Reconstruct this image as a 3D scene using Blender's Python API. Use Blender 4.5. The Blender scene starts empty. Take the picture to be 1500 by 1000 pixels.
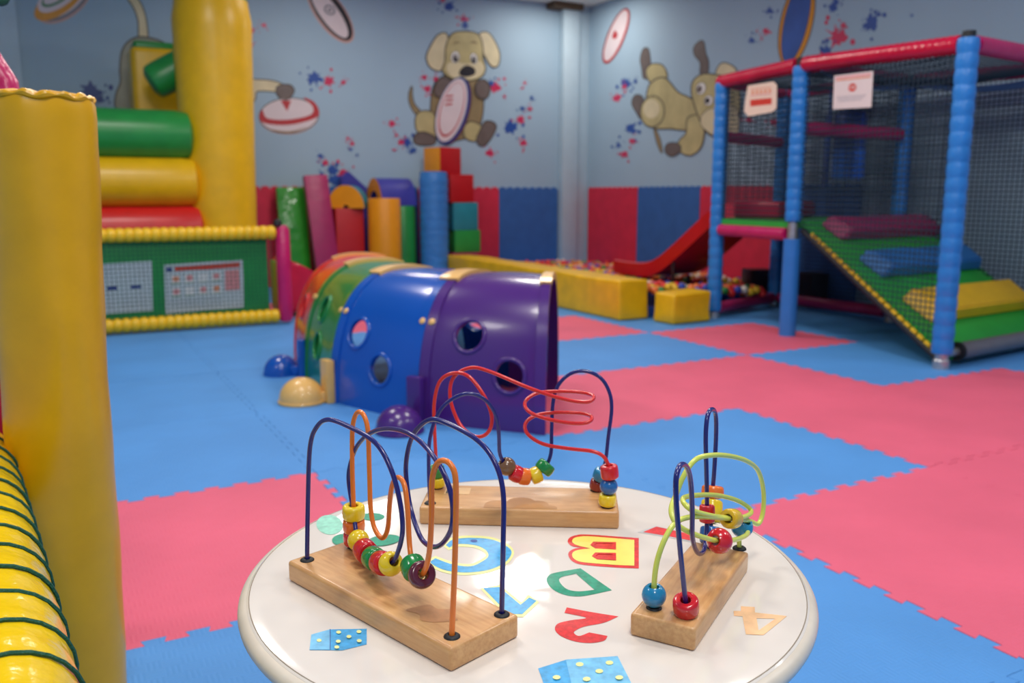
import bpy, bmesh, math, random
from mathutils import Vector, Matrix
random.seed(7)
PI = math.pi
C = bpy.context.scene.collection
SC = bpy.context.scene

# ------------------------------------------------------------------ camera numbers
CAM_H, PITCH, HEAD, FPX = 0.985, math.radians(9.7), math.radians(28.2), 1260.0
FWD = Vector((math.sin(HEAD), math.cos(HEAD), 0)); RGT = Vector((math.cos(HEAD), -math.sin(HEAD), 0))
EYE = Vector((0, 0, CAM_H))
def ray(px, py):
    a = (px-750)/FPX; b = (500-py)/FPX
    return FWD*(math.cos(PITCH)+b*math.sin(PITCH)) + RGT*a + Vector((0, 0, -math.sin(PITCH)+b*math.cos(PITCH)))
def at_z(px, py, z): d = ray(px, py); return EYE + d*((z-CAM_H)/d.z)
def at_x(px, py, x): d = ray(px, py); return EYE + d*(x/d.x)
def at_y(px, py, y): d = ray(px, py); return EYE + d*(y/d.y)

# ------------------------------------------------------------------ materials
def lin(c):
    return tuple((v/12.92 if v <= .04045 else ((v+.055)/1.055)**2.4) for v in c)
def rgb(r, g, b): return lin((r/255, g/255, b/255))
MATS = {}
def mat(name, col, rough=.5, metal=0, vary=.08, vscale=8, bump=0, bscale=60, coat=0, spec=.5, kind='noise', emit=None):
    m = bpy.data.materials.new(name); m.use_nodes = True
    nt = m.node_tree; b = nt.nodes['Principled BSDF']
    b.inputs['Roughness'].default_value = rough; b.inputs['Metallic'].default_value = metal
    b.inputs['Coat Weight'].default_value = coat; b.inputs['Coat Roughness'].default_value = .08
    b.inputs['Specular IOR Level'].default_value = spec
    tc = nt.nodes.new('ShaderNodeTexCoord')
    n = nt.nodes.new('ShaderNodeTexNoise'); n.inputs['Scale'].default_value = vscale; n.inputs['Detail'].default_value = 4
    nt.links.new(tc.outputs['Object'], n.inputs['Vector'])
    r = nt.nodes.new('ShaderNodeValToRGB')
    r.color_ramp.elements[0].position = .3; r.color_ramp.elements[1].position = .7
    r.color_ramp.elements[0].color = (*[max(0, v*(1-vary)) for v in col], 1)
    r.color_ramp.elements[1].color = (*[min(1, v*(1+vary)) for v in col], 1)
    nt.links.new(n.outputs['Fac'], r.inputs['Fac']); nt.links.new(r.outputs['Color'], b.inputs['Base Color'])
    if bump:
        t = nt.nodes.new('ShaderNodeTexNoise'); t.inputs['Scale'].default_value = bscale; t.inputs['Detail'].default_value = 3
        nt.links.new(tc.outputs['Object'], t.inputs['Vector'])
        bp = nt.nodes.new('ShaderNodeBump'); bp.inputs['Strength'].default_value = bump; bp.inputs['Distance'].default_value = .01
        nt.links.new(t.outputs['Fac'], bp.inputs['Height']); nt.links.new(bp.outputs['Normal'], b.inputs['Normal'])
    if emit:
        b.inputs['Emission Color'].default_value = (1, .96, .9, 1); b.inputs['Emission Strength'].default_value = emit
    MATS[name] = m; return m

def mat_foam(name, col):
    """EVA mat: woven dash relief, faint wear"""
    m = mat(name, col, rough=.62, vary=.07, vscale=2.2)
    nt = m.node_tree; b = nt.nodes['Principled BSDF']
    tc = nt.nodes['Texture Coordinate']
    ck = nt.nodes.new('ShaderNodeTexChecker'); ck.inputs['Scale'].default_value = 28
    w1 = nt.nodes.new('ShaderNodeTexWave'); w1.bands_direction = 'X'; w1.inputs['Scale'].default_value = 28
    w2 = nt.nodes.new('ShaderNodeTexWave'); w2.bands_direction = 'Y'; w2.inputs['Scale'].default_value = 28
    mx = nt.nodes.new('ShaderNodeMix'); mx.data_type = 'FLOAT'
    for t in (ck, w1, w2): nt.links.new(tc.outputs['Object'], t.inputs['Vector'])
    nt.links.new(ck.outputs['Fac'], mx.inputs[0]); nt.links.new(w1.outputs['Fac'], mx.inputs[2]); nt.links.new(w2.outputs['Fac'], mx.inputs[3])
    bp = nt.nodes.new('ShaderNodeBump'); bp.inputs['Strength'].default_value = .18; bp.inputs['Distance'].default_value = .004
    nt.links.new(mx.outputs[0], bp.inputs['Height']); nt.links.new(bp.outputs['Normal'], b.inputs['Normal'])
    return m

def mat_wood(name, c1, c2):
    m = bpy.data.materials.new(name); m.use_nodes = True
    nt = m.node_tree; b = nt.nodes['Principled BSDF']
    b.inputs['Roughness'].default_value = .38; b.inputs['Coat Weight'].default_value = .35; b.inputs['Coat Roughness'].default_value = .15
    tc = nt.nodes.new('ShaderNodeTexCoord'); mp = nt.nodes.new('ShaderNodeMapping'); mp.inputs['Scale'].default_value = (6, 60, 60)
    n = nt.nodes.new('ShaderNodeTexNoise'); n.inputs['Scale'].default_value = 3; n.inputs['Detail'].default_value = 6; n.inputs['Roughness'].default_value = .65
    r = nt.nodes.new('ShaderNodeValToRGB')
    r.color_ramp.elements[0].position = .32; r.color_ramp.elements[1].position = .68
    r.color_ramp.elements[0].color = (*c1, 1); r.color_ramp.elements[1].color = (*c2, 1)
    g = nt.nodes.new('ShaderNodeTexNoise'); g.inputs['Scale'].default_value = 14; g.inputs['Detail'].default_value = 3
    r2 = nt.nodes.new('ShaderNodeValToRGB'); r2.color_ramp.elements[0].position = .55; r2.color_ramp.elements[1].position = .8
    r2.color_ramp.elements[0].color = (1, 1, 1, 1); r2.color_ramp.elements[1].color = (.62, .6, .58, 1)
    mm = nt.nodes.new('ShaderNodeMix'); mm.data_type = 'RGBA'; mm.blend_type = 'MULTIPLY'; mm.inputs[0].default_value = 1
    nt.links.new(tc.outputs['Object'], mp.inputs['Vector']); nt.links.new(mp.outputs['Vector'], n.inputs['Vector'])
    nt.links.new(n.outputs['Fac'], r.inputs['Fac']); nt.links.new(tc.outputs['Object'], g.inputs['Vector'])
    nt.links.new(g.outputs['Fac'], r2.inputs['Fac'])
    nt.links.new(r.outputs['Color'], mm.inputs[6]); nt.links.new(r2.outputs['Color'], mm.inputs[7])
    nt.links.new(mm.outputs[2], b.inputs['Base Color'])
    MATS[name] = m; return m

mat_foam('foam_pink', rgb(226, 96, 122)); mat_foam('foam_blue', rgb(78, 146, 212))
mat('foam_wall_red', rgb(220, 42, 72), .65); mat('foam_wall_blue', rgb(52, 102, 170), .65)
mat('seam', rgb(40, 40, 60), .9); mat('seam_brown', rgb(150, 136, 118), .7)
mat('wall_paint', rgb(164, 190, 208), .7, vary=.03, vscale=1.2)
mat('pillar_paint', rgb(186, 208, 220), .6, vary=.03)
mat('ceiling_paint', rgb(225, 225, 220), .8, vary=.02)
mat('ceiling_trim', rgb(90, 70, 50), .7)
mat('vinyl_yellow', rgb(240, 188, 20), .34, vary=.06, bump=.12, bscale=9)
mat('vinyl_yellow_deep', rgb(226, 166, 0), .30, vary=.08, bump=.25, bscale=7)
mat('vinyl_yellow_pit', rgb(238, 184, 16), .42, vary=.1, bump=.5, bscale=6)
mat('vinyl_yellow_rail', rgb(240, 200, 20), .16, vary=.06, bump=.22, bscale=38)
mat('vinyl_green', rgb(38, 148, 66), .34, vary=.08, bump=.12, bscale=9)
mat('vinyl_green_glossy', rgb(52, 150, 44), .16, vary=.1, bump=.9, bscale=9)
mat('vinyl_red', rgb(220, 40, 38), .32, vary=.08, bump=.12, bscale=9)
mat('vinyl_red_glossy', rgb(196, 18, 58), .2, vary=.1, bump=.25, bscale=40)
mat('vinyl_darkred', rgb(190, 18, 24), .4, vary=.06)
mat('vinyl_magenta', rgb(196, 26, 96), .26, vary=.1, bump=.35, bscale=30)
mat('vinyl_magenta_soft', rgb(168, 34, 92), .36, vary=.08, bump=.4, bscale=10)
mat('vinyl_blue', rgb(46, 128, 204), .28, vary=.1, bump=.35, bscale=28)
mat('vinyl_blue_plain', rgb(50, 124, 200), .42, vary=.05)
mat('vinyl_blue_roll', rgb(60, 128, 200), .25, vary=.08, bump=.8, bscale=26)
mat('vinyl_teal', rgb(36, 134, 150), .4); mat('vinyl_purple', rgb(64, 64, 160), .35); mat('vinyl_orange', rgb(236, 150, 20), .4, vary=.04)
mat('vinyl_black', rgb(46, 24, 28), .35); mat('vinyl_grey', rgb(112, 108, 112), .4)
mat('vinyl_navy', rgb(24, 64, 140), .5); mat('drape_blue', rgb(74, 116, 172), .6); mat('vinyl_bag', rgb(40, 112, 210), .4)
mat('ramp_green', rgb(44, 170, 60), .5, vary=.06)
mat('step_blue', rgb(42, 116, 186), .45)
mat('plastic_blue', rgb(14, 84, 178), .22, vary=.05, vscale=3, coat=.3)
mat('plastic_purple', rgb(74, 32, 116), .26, vary=.05, vscale=3, coat=.3)
mat('plastic_green', rgb(24, 128, 58), .25, vary=.1, vscale=3, coat=.3)
mat('plastic_red', rgb(226, 28, 22), .25, vary=.05, coat=.3)
mat('plastic_tan', rgb(232, 182, 104), .3, vary=.04, coat=.2)
mat('slide_red', rgb(196, 20, 22), .3, vary=.06)
mat('net_dark', rgb(22, 46, 62), .8); mat('net_green', rgb(14, 84, 64), .7)
mat('rope_green', rgb(10, 84, 62), .6, bump=.4, bscale=300)
mat('rope_yellow', rgb(240, 190, 24), .6)
mat('steel', rgb(190, 190, 188), .35, metal=.8); mat('black_rubber', rgb(24, 24, 26), .55)
mat('table_white', rgb(231, 222, 211), .10, vary=.015, vscale=5, coat=.4)
mat('table_edge', rgb(216, 205, 188), .35, vary=.12, vscale=12)
mat_wood('beech', rgb(200, 144, 88), rgb(222, 172, 114))
mat('wood_scuff', rgb(180, 126, 80), .5, vary=.2, vscale=60); mat('wood_bare', rgb(190, 138, 86), .5, vary=.08, vscale=30); mat('wood_clean', rgb(222, 178, 122), .4, vary=.06)
mat('wire_navy', rgb(28, 28, 108), .25, coat=.3); mat('wire_orange', rgb(238, 122, 34), .28, coat=.3)
mat('wire_red', rgb(214, 34, 34), .25, coat=.3); mat('wire_lime', rgb(216, 222, 92), .28, coat=.3)
for nm, c in dict(red=(206, 24, 34), yellow=(240, 206, 34), green=(26, 136, 62), orange=(238, 116, 32), maroon=(92, 24, 44), brown=(116, 82, 54),
                  blue=(32, 98, 168), teal=(34, 132, 176), gold=(222, 178, 30), brick=(150, 50, 40)).items():
    mat('bead_'+nm, rgb(*c), .2, vary=.05, vscale=30, coat=.4)
for nm, c in dict(red=(222, 40, 36), orange=(240, 120, 50), yellow=(240, 190, 40), blue=(40, 70, 170), green=(30, 130, 60), white=(235, 220, 205)).items():
    mat('ball_'+nm, rgb(*c), .35, vary=.03)
def ink(nm, c, vary=.1, scale=40, rough=.4): return mat('ink_'+nm, rgb(*c), rough, vary=vary, vscale=scale)
ink('yellow', (246, 230, 110), .06, rough=.32); ink('red', (222, 52, 52), .2, 160, rough=.32); ink('green', (24, 150, 116), .22, 160, rough=.32); ink('mint', (150, 216, 190), .2, 90, rough=.32)
ink('blue', (70, 168, 222), .2, 120, rough=.32); ink('lemon', (240, 240, 160), .05, rough=.32); ink('peach', (240, 190, 138), .15, 50, rough=.32); ink('sky', (120, 192, 230), .2, 90, rough=.32)
ink('greyline', (190, 190, 188)); ink('white', (240, 236, 230), .02)
ink('m_navy', (32, 62, 130)); ink('m_blue', (40, 80, 160)); ink('m_pink', (206, 44, 90)); ink('m_line', (66, 58, 52)); ink('m_fur', (192, 178, 126), .14, 6)
ink('m_furlight', (222, 208, 168), .08, 6); ink('m_furdark', (150, 130, 92), .12, 6); ink('m_paw', (112, 98, 92), .12, 9); ink('m_black', (38, 34, 40))
ink('m_ball', (228, 212, 214), .04, 5); ink('m_ballred', (190, 48, 52)); ink('m_orange', (226, 150, 30)); ink('m_grey', (120, 120, 128)); ink('m_green', (60, 130, 80))
ink('m_ballblue', (48, 88, 164), .2, 4); ink('m_skin', (206, 160, 150)); ink('m_greyfur', (150, 150, 132), .12, 5)
ink('p_paper', (232, 214, 208), .02); ink('p_paperwhite', (206, 214, 216), .02); ink('p_red', (216, 60, 44)); ink('p_pink', (236, 150, 150)); ink('p_navy', (48, 52, 130)); ink('p_grey', (170, 168, 176))
ink('p_orange', (240, 150, 110)); ink('p_cream', (244, 214, 190), .02)
M = MATS

# ------------------------------------------------------------------ mesh helpers
def bm_new(): return bmesh.new()
def add_box(bm, c, size, rot=None, bevel=0, seg=2, mi=0):
    t = bmesh.new(); bmesh.ops.create_cube(t, size=1)
    bmesh.ops.scale(t, vec=Vector(size), verts=t.verts)
    if bevel: bmesh.ops.bevel(t, geom=t.edges[:], offset=bevel, segments=seg, affect='EDGES', profile=.6)
    mtx = Matrix.Translation(Vector(c)) @ (rot.to_4x4() if rot else Matrix.Identity(4))
    bmesh.ops.transform(t, matrix=mtx, verts=t.verts)
    merge(bm, t, mi)
def merge(bm, t, mi=0):
    vm = {v: bm.verts.new(v.co) for v in t.verts}
    for f in t.faces:
        try: nf = bm.faces.new([vm[v] for v in f.verts]); nf.material_index = mi
        except ValueError: pass
    t.free()
def frames(pts, closed=False):
    n = len(pts); tans = []
    for i in range(n):
        a = pts[(i-1) % n] if (closed or i > 0) else pts[i]; b = pts[(i+1) % n] if (closed or i < n-1) else pts[i]
        tans.append((b-a).normalized())
    ref = Vector((0, 0, 1)) if abs(tans[0].z) < .9 else Vector((1, 0, 0))
    u = (ref - tans[0]*ref.dot(tans[0])).normalized(); out = []
    for t in tans:
        u = (u - t*u.dot(t)).normalized(); out.append((t, u, t.cross(u)))
    return out
def add_tube(bm, pts, r, seg=12, caps=True, closed=False, mi=0):
    pts = [Vector(p) for p in pts]; fr = frames(pts, closed); rings = []
    for i, (p, (t, u, v)) in enumerate(zip(pts, fr)):
        rr = r[i] if isinstance(r, (list, tuple)) else r
        rings.append([bm.verts.new(p + (u*math.cos(k*2*PI/seg)+v*math.sin(k*2*PI/seg))*rr) for k in range(seg)])
    n = len(rings)
    for i in range(n if closed else n-1):
        A, B = rings[i], rings[(i+1) % n]
        for k in range(seg):
            f = bm.faces.new((A[k], A[(k+1) % seg], B[(k+1) % seg], B[k])); f.material_index = mi
    if caps and not closed:
        f = bm.faces.new(rings[0][::-1]); f.material_index = mi
        f = bm.faces.new(rings[-1]); f.material_index = mi
def add_lathe(bm, prof, o=(0, 0, 0), axis=(0, 0, 1), seg=24, closed=False, mi=0):
    o = Vector(o); a = Vector(axis).normalized(); q = Vector((0, 0, 1)).rotation_difference(a)
    rings = []
    for r, z in prof:
        if r < 1e-6: rings.append([bm.verts.new(o + q @ Vector((0, 0, z)))])
        else: rings.append([bm.verts.new(o + q @ Vector((r*math.cos(k*2*PI/seg), r*math.sin(k*2*PI/seg), z))) for k in range(seg)])
    n = len(rings)
    for i in range(n if closed else n-1):
        A, B = rings[i], rings[(i+1) % n]
        for k in range(seg):
            k2 = (k+1) % seg
            if len(A) == 1 and len(B) == 1: continue
            vs = [A[0], B[k2], B[k]] if len(A) == 1 else ([A[k], A[k2], B[0]] if len(B) == 1 else [A[k], A[k2], B[k2], B[k]])
            f = bm.faces.new(vs); f.material_index = mi
def add_prism(bm, poly, fn, d, mi=0):
    """poly: 2D outline; fn(u,v)->Vector; d: extrusion vector"""
    d = Vector(d)
    A = [bm.verts.new(fn(u, v)) for u, v in poly]; B = [bm.verts.new(a.co + d) for a in A]
    n = len(A); fs = [bm.faces.new(A[::-1]), bm.faces.new(B)]
    for i in range(n): fs.append(bm.faces.new((A[i], A[(i+1) % n], B[(i+1) % n], B[i])))
    for f in fs: f.material_index = mi
def add_flat(bm, loops, fn, nrm, off, mi=0):
    """flat painted shape (outer loop + holes) as a very thin slab lying 'off' above a surface"""
    t = bmesh.new(); es = []
    for lp in loops:
        vs = [t.verts.new(fn(x, y) + Vector(nrm)*off) for x, y in lp]
        for i in range(len(vs)): es.append(t.edges.new((vs[i], vs[(i+1) % len(vs)])))
    bmesh.ops.triangle_fill(t, edges=es, use_beauty=True, use_dissolve=False, normal=Vector(nrm))
    for f in t.faces:
        if f.normal.dot(Vector(nrm)) < 0: f.normal_flip()
    merge(bm, t, mi)
def smooth_loop(p, n=6):
    out = []; m = len(p)
    for i in range(m):
        p0, p1, p2, p3 = p[i-1], p[i], p[(i+1) % m], p[(i+2) % m]
        for k in range(n):
            t = k/n
            out.append(tuple(.5*((2*p1[j]) + (-p0[j]+p2[j])*t + (2*p0[j]-5*p1[j]+4*p2[j]-p3[j])*t*t + (-p0[j]+3*p1[j]-3*p2[j]+p3[j])*t**3) for j in (0, 1)))
    return out
def spline(p, step=.004):
    p = [Vector(q) for q in p]; out = []
    P = [p[0]*2-p[1]] + p + [p[-1]*2-p[-2]]
    for i in range(1, len(P)-2):
        p0, p1, p2, p3 = P[i-1:i+3]
        n = max(2, int((p2-p1).length/step))
        for k in range(n):
            t = k/n
            out.append(.5*((2*p1)+(-p0+p2)*t+(2*p0-5*p1+4*p2-p3)*t*t+(-p0+3*p1-3*p2+p3)*t**3))
    out.append(p[-1])
    for _ in range(3): out = [out[0]] + [(out[i-1]+out[i]*2+out[i+1])/4 for i in range(1, len(out)-1)] + [out[-1]]
    return out
def grow(p, d):
    """offset a closed outline outwards by d"""
    n = len(p); area = sum(p[i][0]*p[(i+1) % n][1]-p[(i+1) % n][0]*p[i][1] for i in range(n)); s = 1 if area > 0 else -1
    out = []
    for i in range(n):
        ax, ay = p[i-1]; bx, by = p[(i+1) % n]; dx, dy = bx-ax, by-ay; L = math.hypot(dx, dy) or 1
        out.append((p[i][0]+s*dy/L*d, p[i][1]-s*dx/L*d))
    return out
def ell(cx, cy, rx, ry, rot=0, n=28):
    c, s = math.cos(rot), math.sin(rot)
    return [(cx+rx*math.cos(a)*c-ry*math.sin(a)*s, cy+rx*math.cos(a)*s+ry*math.sin(a)*c) for a in [k*2*PI/n for k in range(n)]]
def world_loc(o):
    v = Vector((0, 0, 0))
    while o: v += o.location; o = o.parent
    return v
def obj(name, bm, m, parent=None, smooth=40, local=False, label=None):
    me = bpy.data.meshes.new(name); 
    bmesh.ops.recalc_face_normals(bm, faces=bm.faces) if smooth is not None else None
    if parent is not None and not local: bmesh.ops.translate(bm, vec=-world_loc(parent), verts=bm.verts)
    bm.to_mesh(me); bm.free()
    for x in (m if isinstance(m, (list, tuple)) else [m]): me.materials.append(M[x])
    if smooth:
        me.polygons.foreach_set('use_smooth', [True]*len(me.polygons)); me.set_sharp_from_angle(angle=math.radians(smooth))
    o = bpy.data.objects.new(name, me); C.objects.link(o)
    if parent is not None: o.parent = parent
    if label: o['label'] = label
    return o
def tag(o, label, cat, group=None, kind=None):
    o['label'] = label; o['category'] = cat
    if group: o['group'] = group
    if kind: o['kind'] = kind
    return o
def thing(name, label, cat, loc=(0, 0, 0), rotz=0, group=None):
    o = bpy.data.objects.new(name, None); C.objects.link(o); o.empty_display_size = .1
    o.location = loc; o.rotation_euler = (0, 0, rotz); return tag(o, label, cat, group)
def single(name, bm, m, label, cat, loc, group=None, smooth=40):
    """a thing that is one mesh, origin at loc"""
    bmesh.ops.translate(bm, vec=-Vector(loc), verts=bm.verts)
    o = obj(name, bm, m, None, smooth); o.location = loc; return tag(o, label, cat, group)
def struct(name, bm, m, label=None, smooth=40):
    o = obj(name, bm, m, None, smooth); o['kind'] = 'structure'
    if label: o['label'] = label
    return o

# ------------------------------------------------------------------ setting
X0, Y0 = 3.78, 4.95
YB, XR, XL, YF, ZC = 9.4, 6.1, -2.6, -2.4, 3.25
PINK = {(0, -1), (-1, 0), (-1, -2), (-2, -2), (-1, -3), (0, -3), (-2, -4), (-1, -4), (-4, -3), (-2, 1), (-3, 2)}
def teeth(a, b, amp=.0125, n=10):
    a = Vector(a); b = Vector(b); d = (b-a); t = d.normalized(); nn = Vector((-t.y, t.x)); L = d.length; out = [a]; w = L/(2*n+1)
    for k in range(2*n+1):
        s = amp if k % 2 else -amp
        if k in (0, 2*n): s = 0
        fl = .007*(1 if s > 0 else -1) if s else 0
        out += [a+t*(k*w+abs(fl)*(-1 if s else 1)*(.5)) + nn*s, a+t*((k+1)*w-abs(fl)*(-1 if s else 1)*(.5)) + nn*s]
    out.append(b); return out
bm = bm_new()
for i in range(-7, 3):
    for j in range(-8, 5):
        x, y = X0+i, Y0+j
        if x > XR or y > YB or x+1 < XL or y+1 < YF: continue
        E = []
        for (a, b, flip) in (((x, y), (x+1, y), 0), ((x+1, y), (x+1, y+1), 0), ((x, y+1), (x+1, y+1), 1), ((x, y), (x, y+1), 1)):
            e = teeth(a, b); e = e[::-1] if flip else e; E += e[:-1]
        P = []
        cx, cy = x+.5, y+.5
        for p in E:
            q = (cx+(p.x-cx)*.998, cy+(p.y-cy)*.998)
            if not P or math.hypot(q[0]-P[-1][0], q[1]-P[-1][1]) > 1e-5: P.append(q)
        up = random.uniform(-.0006, .0006)
        add_prism(bm, P, lambda u, v: Vector((u, v, -.016)), (0, 0, .016+up), 1 if (i, j) in PINK else 0)
add_box(bm, ((XL+XR)/2, (YF+YB)/2, -.026), (XR-XL, YB-YF, .02), mi=2)
floor = struct('floor', bm, ['foam_blue', 'foam_pink', 'seam'], 'pink and blue interlocking foam mats', smooth=None)

def plain_wall(name, c, s, m='wall_paint'):
    bm = bm_new(); add_box(bm, c, s); return struct(name, bm, m, smooth=None)
wall_back = plain_wall('wall_back', ((XL+XR)/2, YB+.05, ZC/2), (XR-XL+.2, .1, ZC))
wall_right = plain_wall('wall_right', (XR+.05, (YF+YB)/2, ZC/2), (.1, YB-YF, ZC))
wall_left = plain_wall('wall_left', (XL-.05, (YF+YB)/2, ZC/2), (.1, YB-YF, ZC))
wall_front = plain_wall('wall_front', ((XL+XR)/2, YF-.05, ZC/2), (XR-XL+.2, .1, ZC))
plain_wall('ceiling', ((XL+XR)/2, (YF+YB)/2, ZC+.05), (XR-XL+.2, YB-YF+.2, .1), 'ceiling_paint')
# foam wainscot, scalloped along the top
def wainscot(name, bounds, fn, d, cols):
    bm = bm_new()
    for k in range(len(bounds)-1):
        a, b = bounds[k]+.002, bounds[k+1]-.002
        P = [(a, .0), (b, .0)]; n = max(3, int(round((b-a)/.1)))
        top = []
        for q in range(n):
            w = (b-a)/n; x0 = b-q*w
            top += [(x0, 1.035), (x0-w*.15, 1.065), (x0-w*.5, 1.075), (x0-w*.85, 1.065), (x0-w*.98, 1.035)]
        add_prism(bm, P+top, fn, d, cols[k])
    return struct(name, bm, ['foam_wall_red', 'foam_wall_blue'], smooth=None)
wainscot('trim_1', [-2.5, -1.45, -.4, .65, 1.7, 2.75, 3.8, 4.85, 5.68], lambda u, v: Vector((u, YB-.02, v)), (0, .02, 0), [0, 1, 0, 1, 0, 1, 0, 1])
wainscot('trim_2', [5.1, 6.05, 7.15, 8.25, 9.3], lambda u, v: Vector((XR-.02, u, v)), (.02, 0, 0), [1, 0, 1, 0])
bm = bm_new(); add_box(bm, (5.80, YB-.06, ZC/2), (.22, .12, ZC), bevel=.006); add_box(bm, (5.98, YB-.03, ZC/2), (.24, .06, ZC), bevel=.006)
struct('trim_3', bm, 'pillar_paint', 'pale corner pillar')
bm = bm_new(); add_box(bm, (5.72, YB-.08, 3.215), (.42, .2, .07)); struct('trim_4', bm, 'ceiling_trim', smooth=None)
bm = bm_new(); xe = at_y(27, 60, YB-.1).x; add_box(bm, ((XL+xe)/2, YB-.05, ZC/2), (xe-XL, .1, ZC)); struct('trim_5', bm, 'pillar_paint', smooth=None)

# ------------------------------------------------------------------ murals painted on the walls
def mural(name, wall, conv, shapes, nrm, label=None):
    """shapes: (loop, ink, outline width px or 0, smooth?) painted in order, conv maps tracing units to the wall"""
    names = []; bm = bm_new(); off = .0012
    def idx(n):
        if n not in names: names.append(n)
        return names.index(n)
    for s in shapes:
        lp, col = s[0], s[1]; ow = s[2] if len(s) > 2 else 0
        if len(s) < 4 or s[3]: lp = smooth_loop(lp, 5)
        if ow:
            add_flat(bm, [grow(lp, ow)], conv, nrm, off, idx('ink_m_line')); off += .0004
        add_flat(bm, [lp], conv, nrm, off, idx(col)); off += .0004
    o = obj(name, bm, names, wall, smooth=None, label=label); return o
NB, NR = (0, -1, 0), (-1, 0, 0)
def cB(x, y): return at_y(340+x/2.885, y/2.885, YB)       # tracing units of the back-wall close-up
def cR(x, y): return at_x(820+x/3.7025, y/3.7025, XR)
def cL(x, y): return at_y(x/3.226, y/3.226, YB)
def pB(x, y): return at_y(x, y, YB)
def pR(x, y): return at_x(x, y, XR)
def rugby(cx, cy, a, b, rot, base, band, line):
    return [(ell(cx, cy, a, b, rot), base, line, 0), (ell(cx, cy, a*.86, b*.78, rot), band, 0, 0), (ell(cx, cy, a*.78, b*.62, rot), base, 0, 0)]
mural('painted_puppy', wall_back, cB, [
    ([(760, 365), (748, 400), (752, 440), (775, 480), (800, 495), (795, 470), (770, 440), (760, 400)], 'ink_m_furdark', 4),
    ([(860, 350), (840, 480), (860, 580), (960, 590), (1040, 540), (1060, 420), (1030, 330), (950, 310)], 'ink_m_furdark', 5),
    ([(785, 480), (775, 520), (790, 560), (850, 585), (875, 540), (850, 480), (815, 470)], 'ink_m_fur', 5),
    ([(775, 570), (770, 600), (800, 612), (850, 608), (855, 580), (810, 560)], 'ink_m_paw', 5),
    ([(980, 540), (1010, 515), (1060, 540), (1070, 580), (1020, 595), (985, 580)], 'ink_m_fur', 5),
    ([(1050, 550), (1070, 515), (1105, 520), (1112, 545), (1080, 600), (1050, 615), (1035, 590)], 'ink_m_paw', 5),
    ([(905, 145), (870, 150), (840, 195), (822, 240), (835, 280), (870, 298), (895, 280), (912, 210)], 'ink_m_furlight', 5),
    ([(1045, 145), (1080, 140), (1110, 180), (1128, 230), (1122, 275), (1098, 280), (1070, 240), (1050, 190)], 'ink_m_furlight', 5),
    ([(980, 135), (930, 145), (905, 195), (900, 260), (890, 300), (930, 330), (995, 340), (1050, 325), (1068, 290), (1058, 250), (1055, 190), (1035, 145)], 'ink_m_fur', 5),
    ([(905, 285), (930, 260), (990, 270), (1045, 260), (1066, 290), (1045, 322), (995, 335), (930, 325)], 'ink_m_furlight', 0),
    (ell(942, 242, 17, 24, .1), 'ink_white', 2, 0), (ell(943, 246, 12, 17, 0), 'ink_m_black', 0, 0), (ell(946, 240, 4, 5), 'ink_white', 0, 0),
    (ell(1020, 248, 14, 22, -.2), 'ink_white', 2, 0), (ell(1020, 252, 10, 16, 0), 'ink_m_black', 0, 0), (ell(1023, 246, 3, 5), 'ink_white', 0, 0),
    ([(930, 190), (945, 175), (962, 182), (945, 184)], 'ink_m_furdark', 0), ([(1005, 182), (1020, 172), (1035, 186), (1020, 182)], 'ink_m_furdark', 0),
    ([(965, 295), (990, 278), (1020, 290), (1022, 312), (990, 322), (962, 315)], 'ink_m_black', 2),
    ([(860, 360), (885, 330), (930, 350), (925, 400), (880, 410), (855, 395)], 'ink_m_paw', 5),
    ([(1035, 350), (1065, 340), (1085, 370), (1075, 410), (1045, 412), (1028, 385)], 'ink_m_paw', 5),
    (ell(935, 470, 62, 145, .28), 'ink_m_ballred', 4, 0), (ell(930, 468, 66, 148, .28), 'ink_m_navy', 0, 0),
    (ell(925, 466, 58, 138, .28), 'ink_m_ball', 0, 0), (ell(925, 463, 47, 120, .28), 'ink_m_ballred', 0, 0), (ell(926, 459, 43, 114, .28), 'ink_m_ball', 0, 0),
    ([(903, 405), (932, 400), (930, 408), (903, 413)], 'ink_m_ballred', 0, 0), ([(900, 422), (932, 417), (930, 425), (900, 430)], 'ink_m_ballred', 0, 0),
    ([(897, 440), (929, 435), (927, 443), (897, 448)], 'ink_m_ballred', 0, 0)], NB, 'painted puppy hugging a white rugby ball')
mural('painted_rugby_ball', wall_back, cB, [
    (ell(240, 490, 128, 78, -.05), 'ink_m_skin', 0, 0), (ell(240, 488, 124, 72, -.05), 'ink_m_ball', 4, 0),
    ([(115, 490), (135, 520), (240, 528), (350, 500), (368, 470), (345, 430), (300, 412), (340, 450), (330, 485), (240, 505), (150, 500), (128, 465)], 'ink_m_ballred', 0),
    ([(150, 545), (240, 555), (320, 535), (240, 562)], 'ink_m_furdark', 0),
    ([(205, 425), (250, 425), (232, 470)], 'ink_m_ballred', 0, 0)], NB, 'red banded rugby ball painting')
mural('painted_paw', wall_back, cB, [
    ([(60, 345), (110, 338), (180, 345), (230, 370), (220, 395), (170, 385), (105, 385), (95, 420), (60, 450)], 'ink_m_furlight', 5),
    ([(195, 365), (240, 360), (260, 380), (245, 410), (215, 420), (190, 395)], 'ink_m_paw', 5)], NB)
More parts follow.
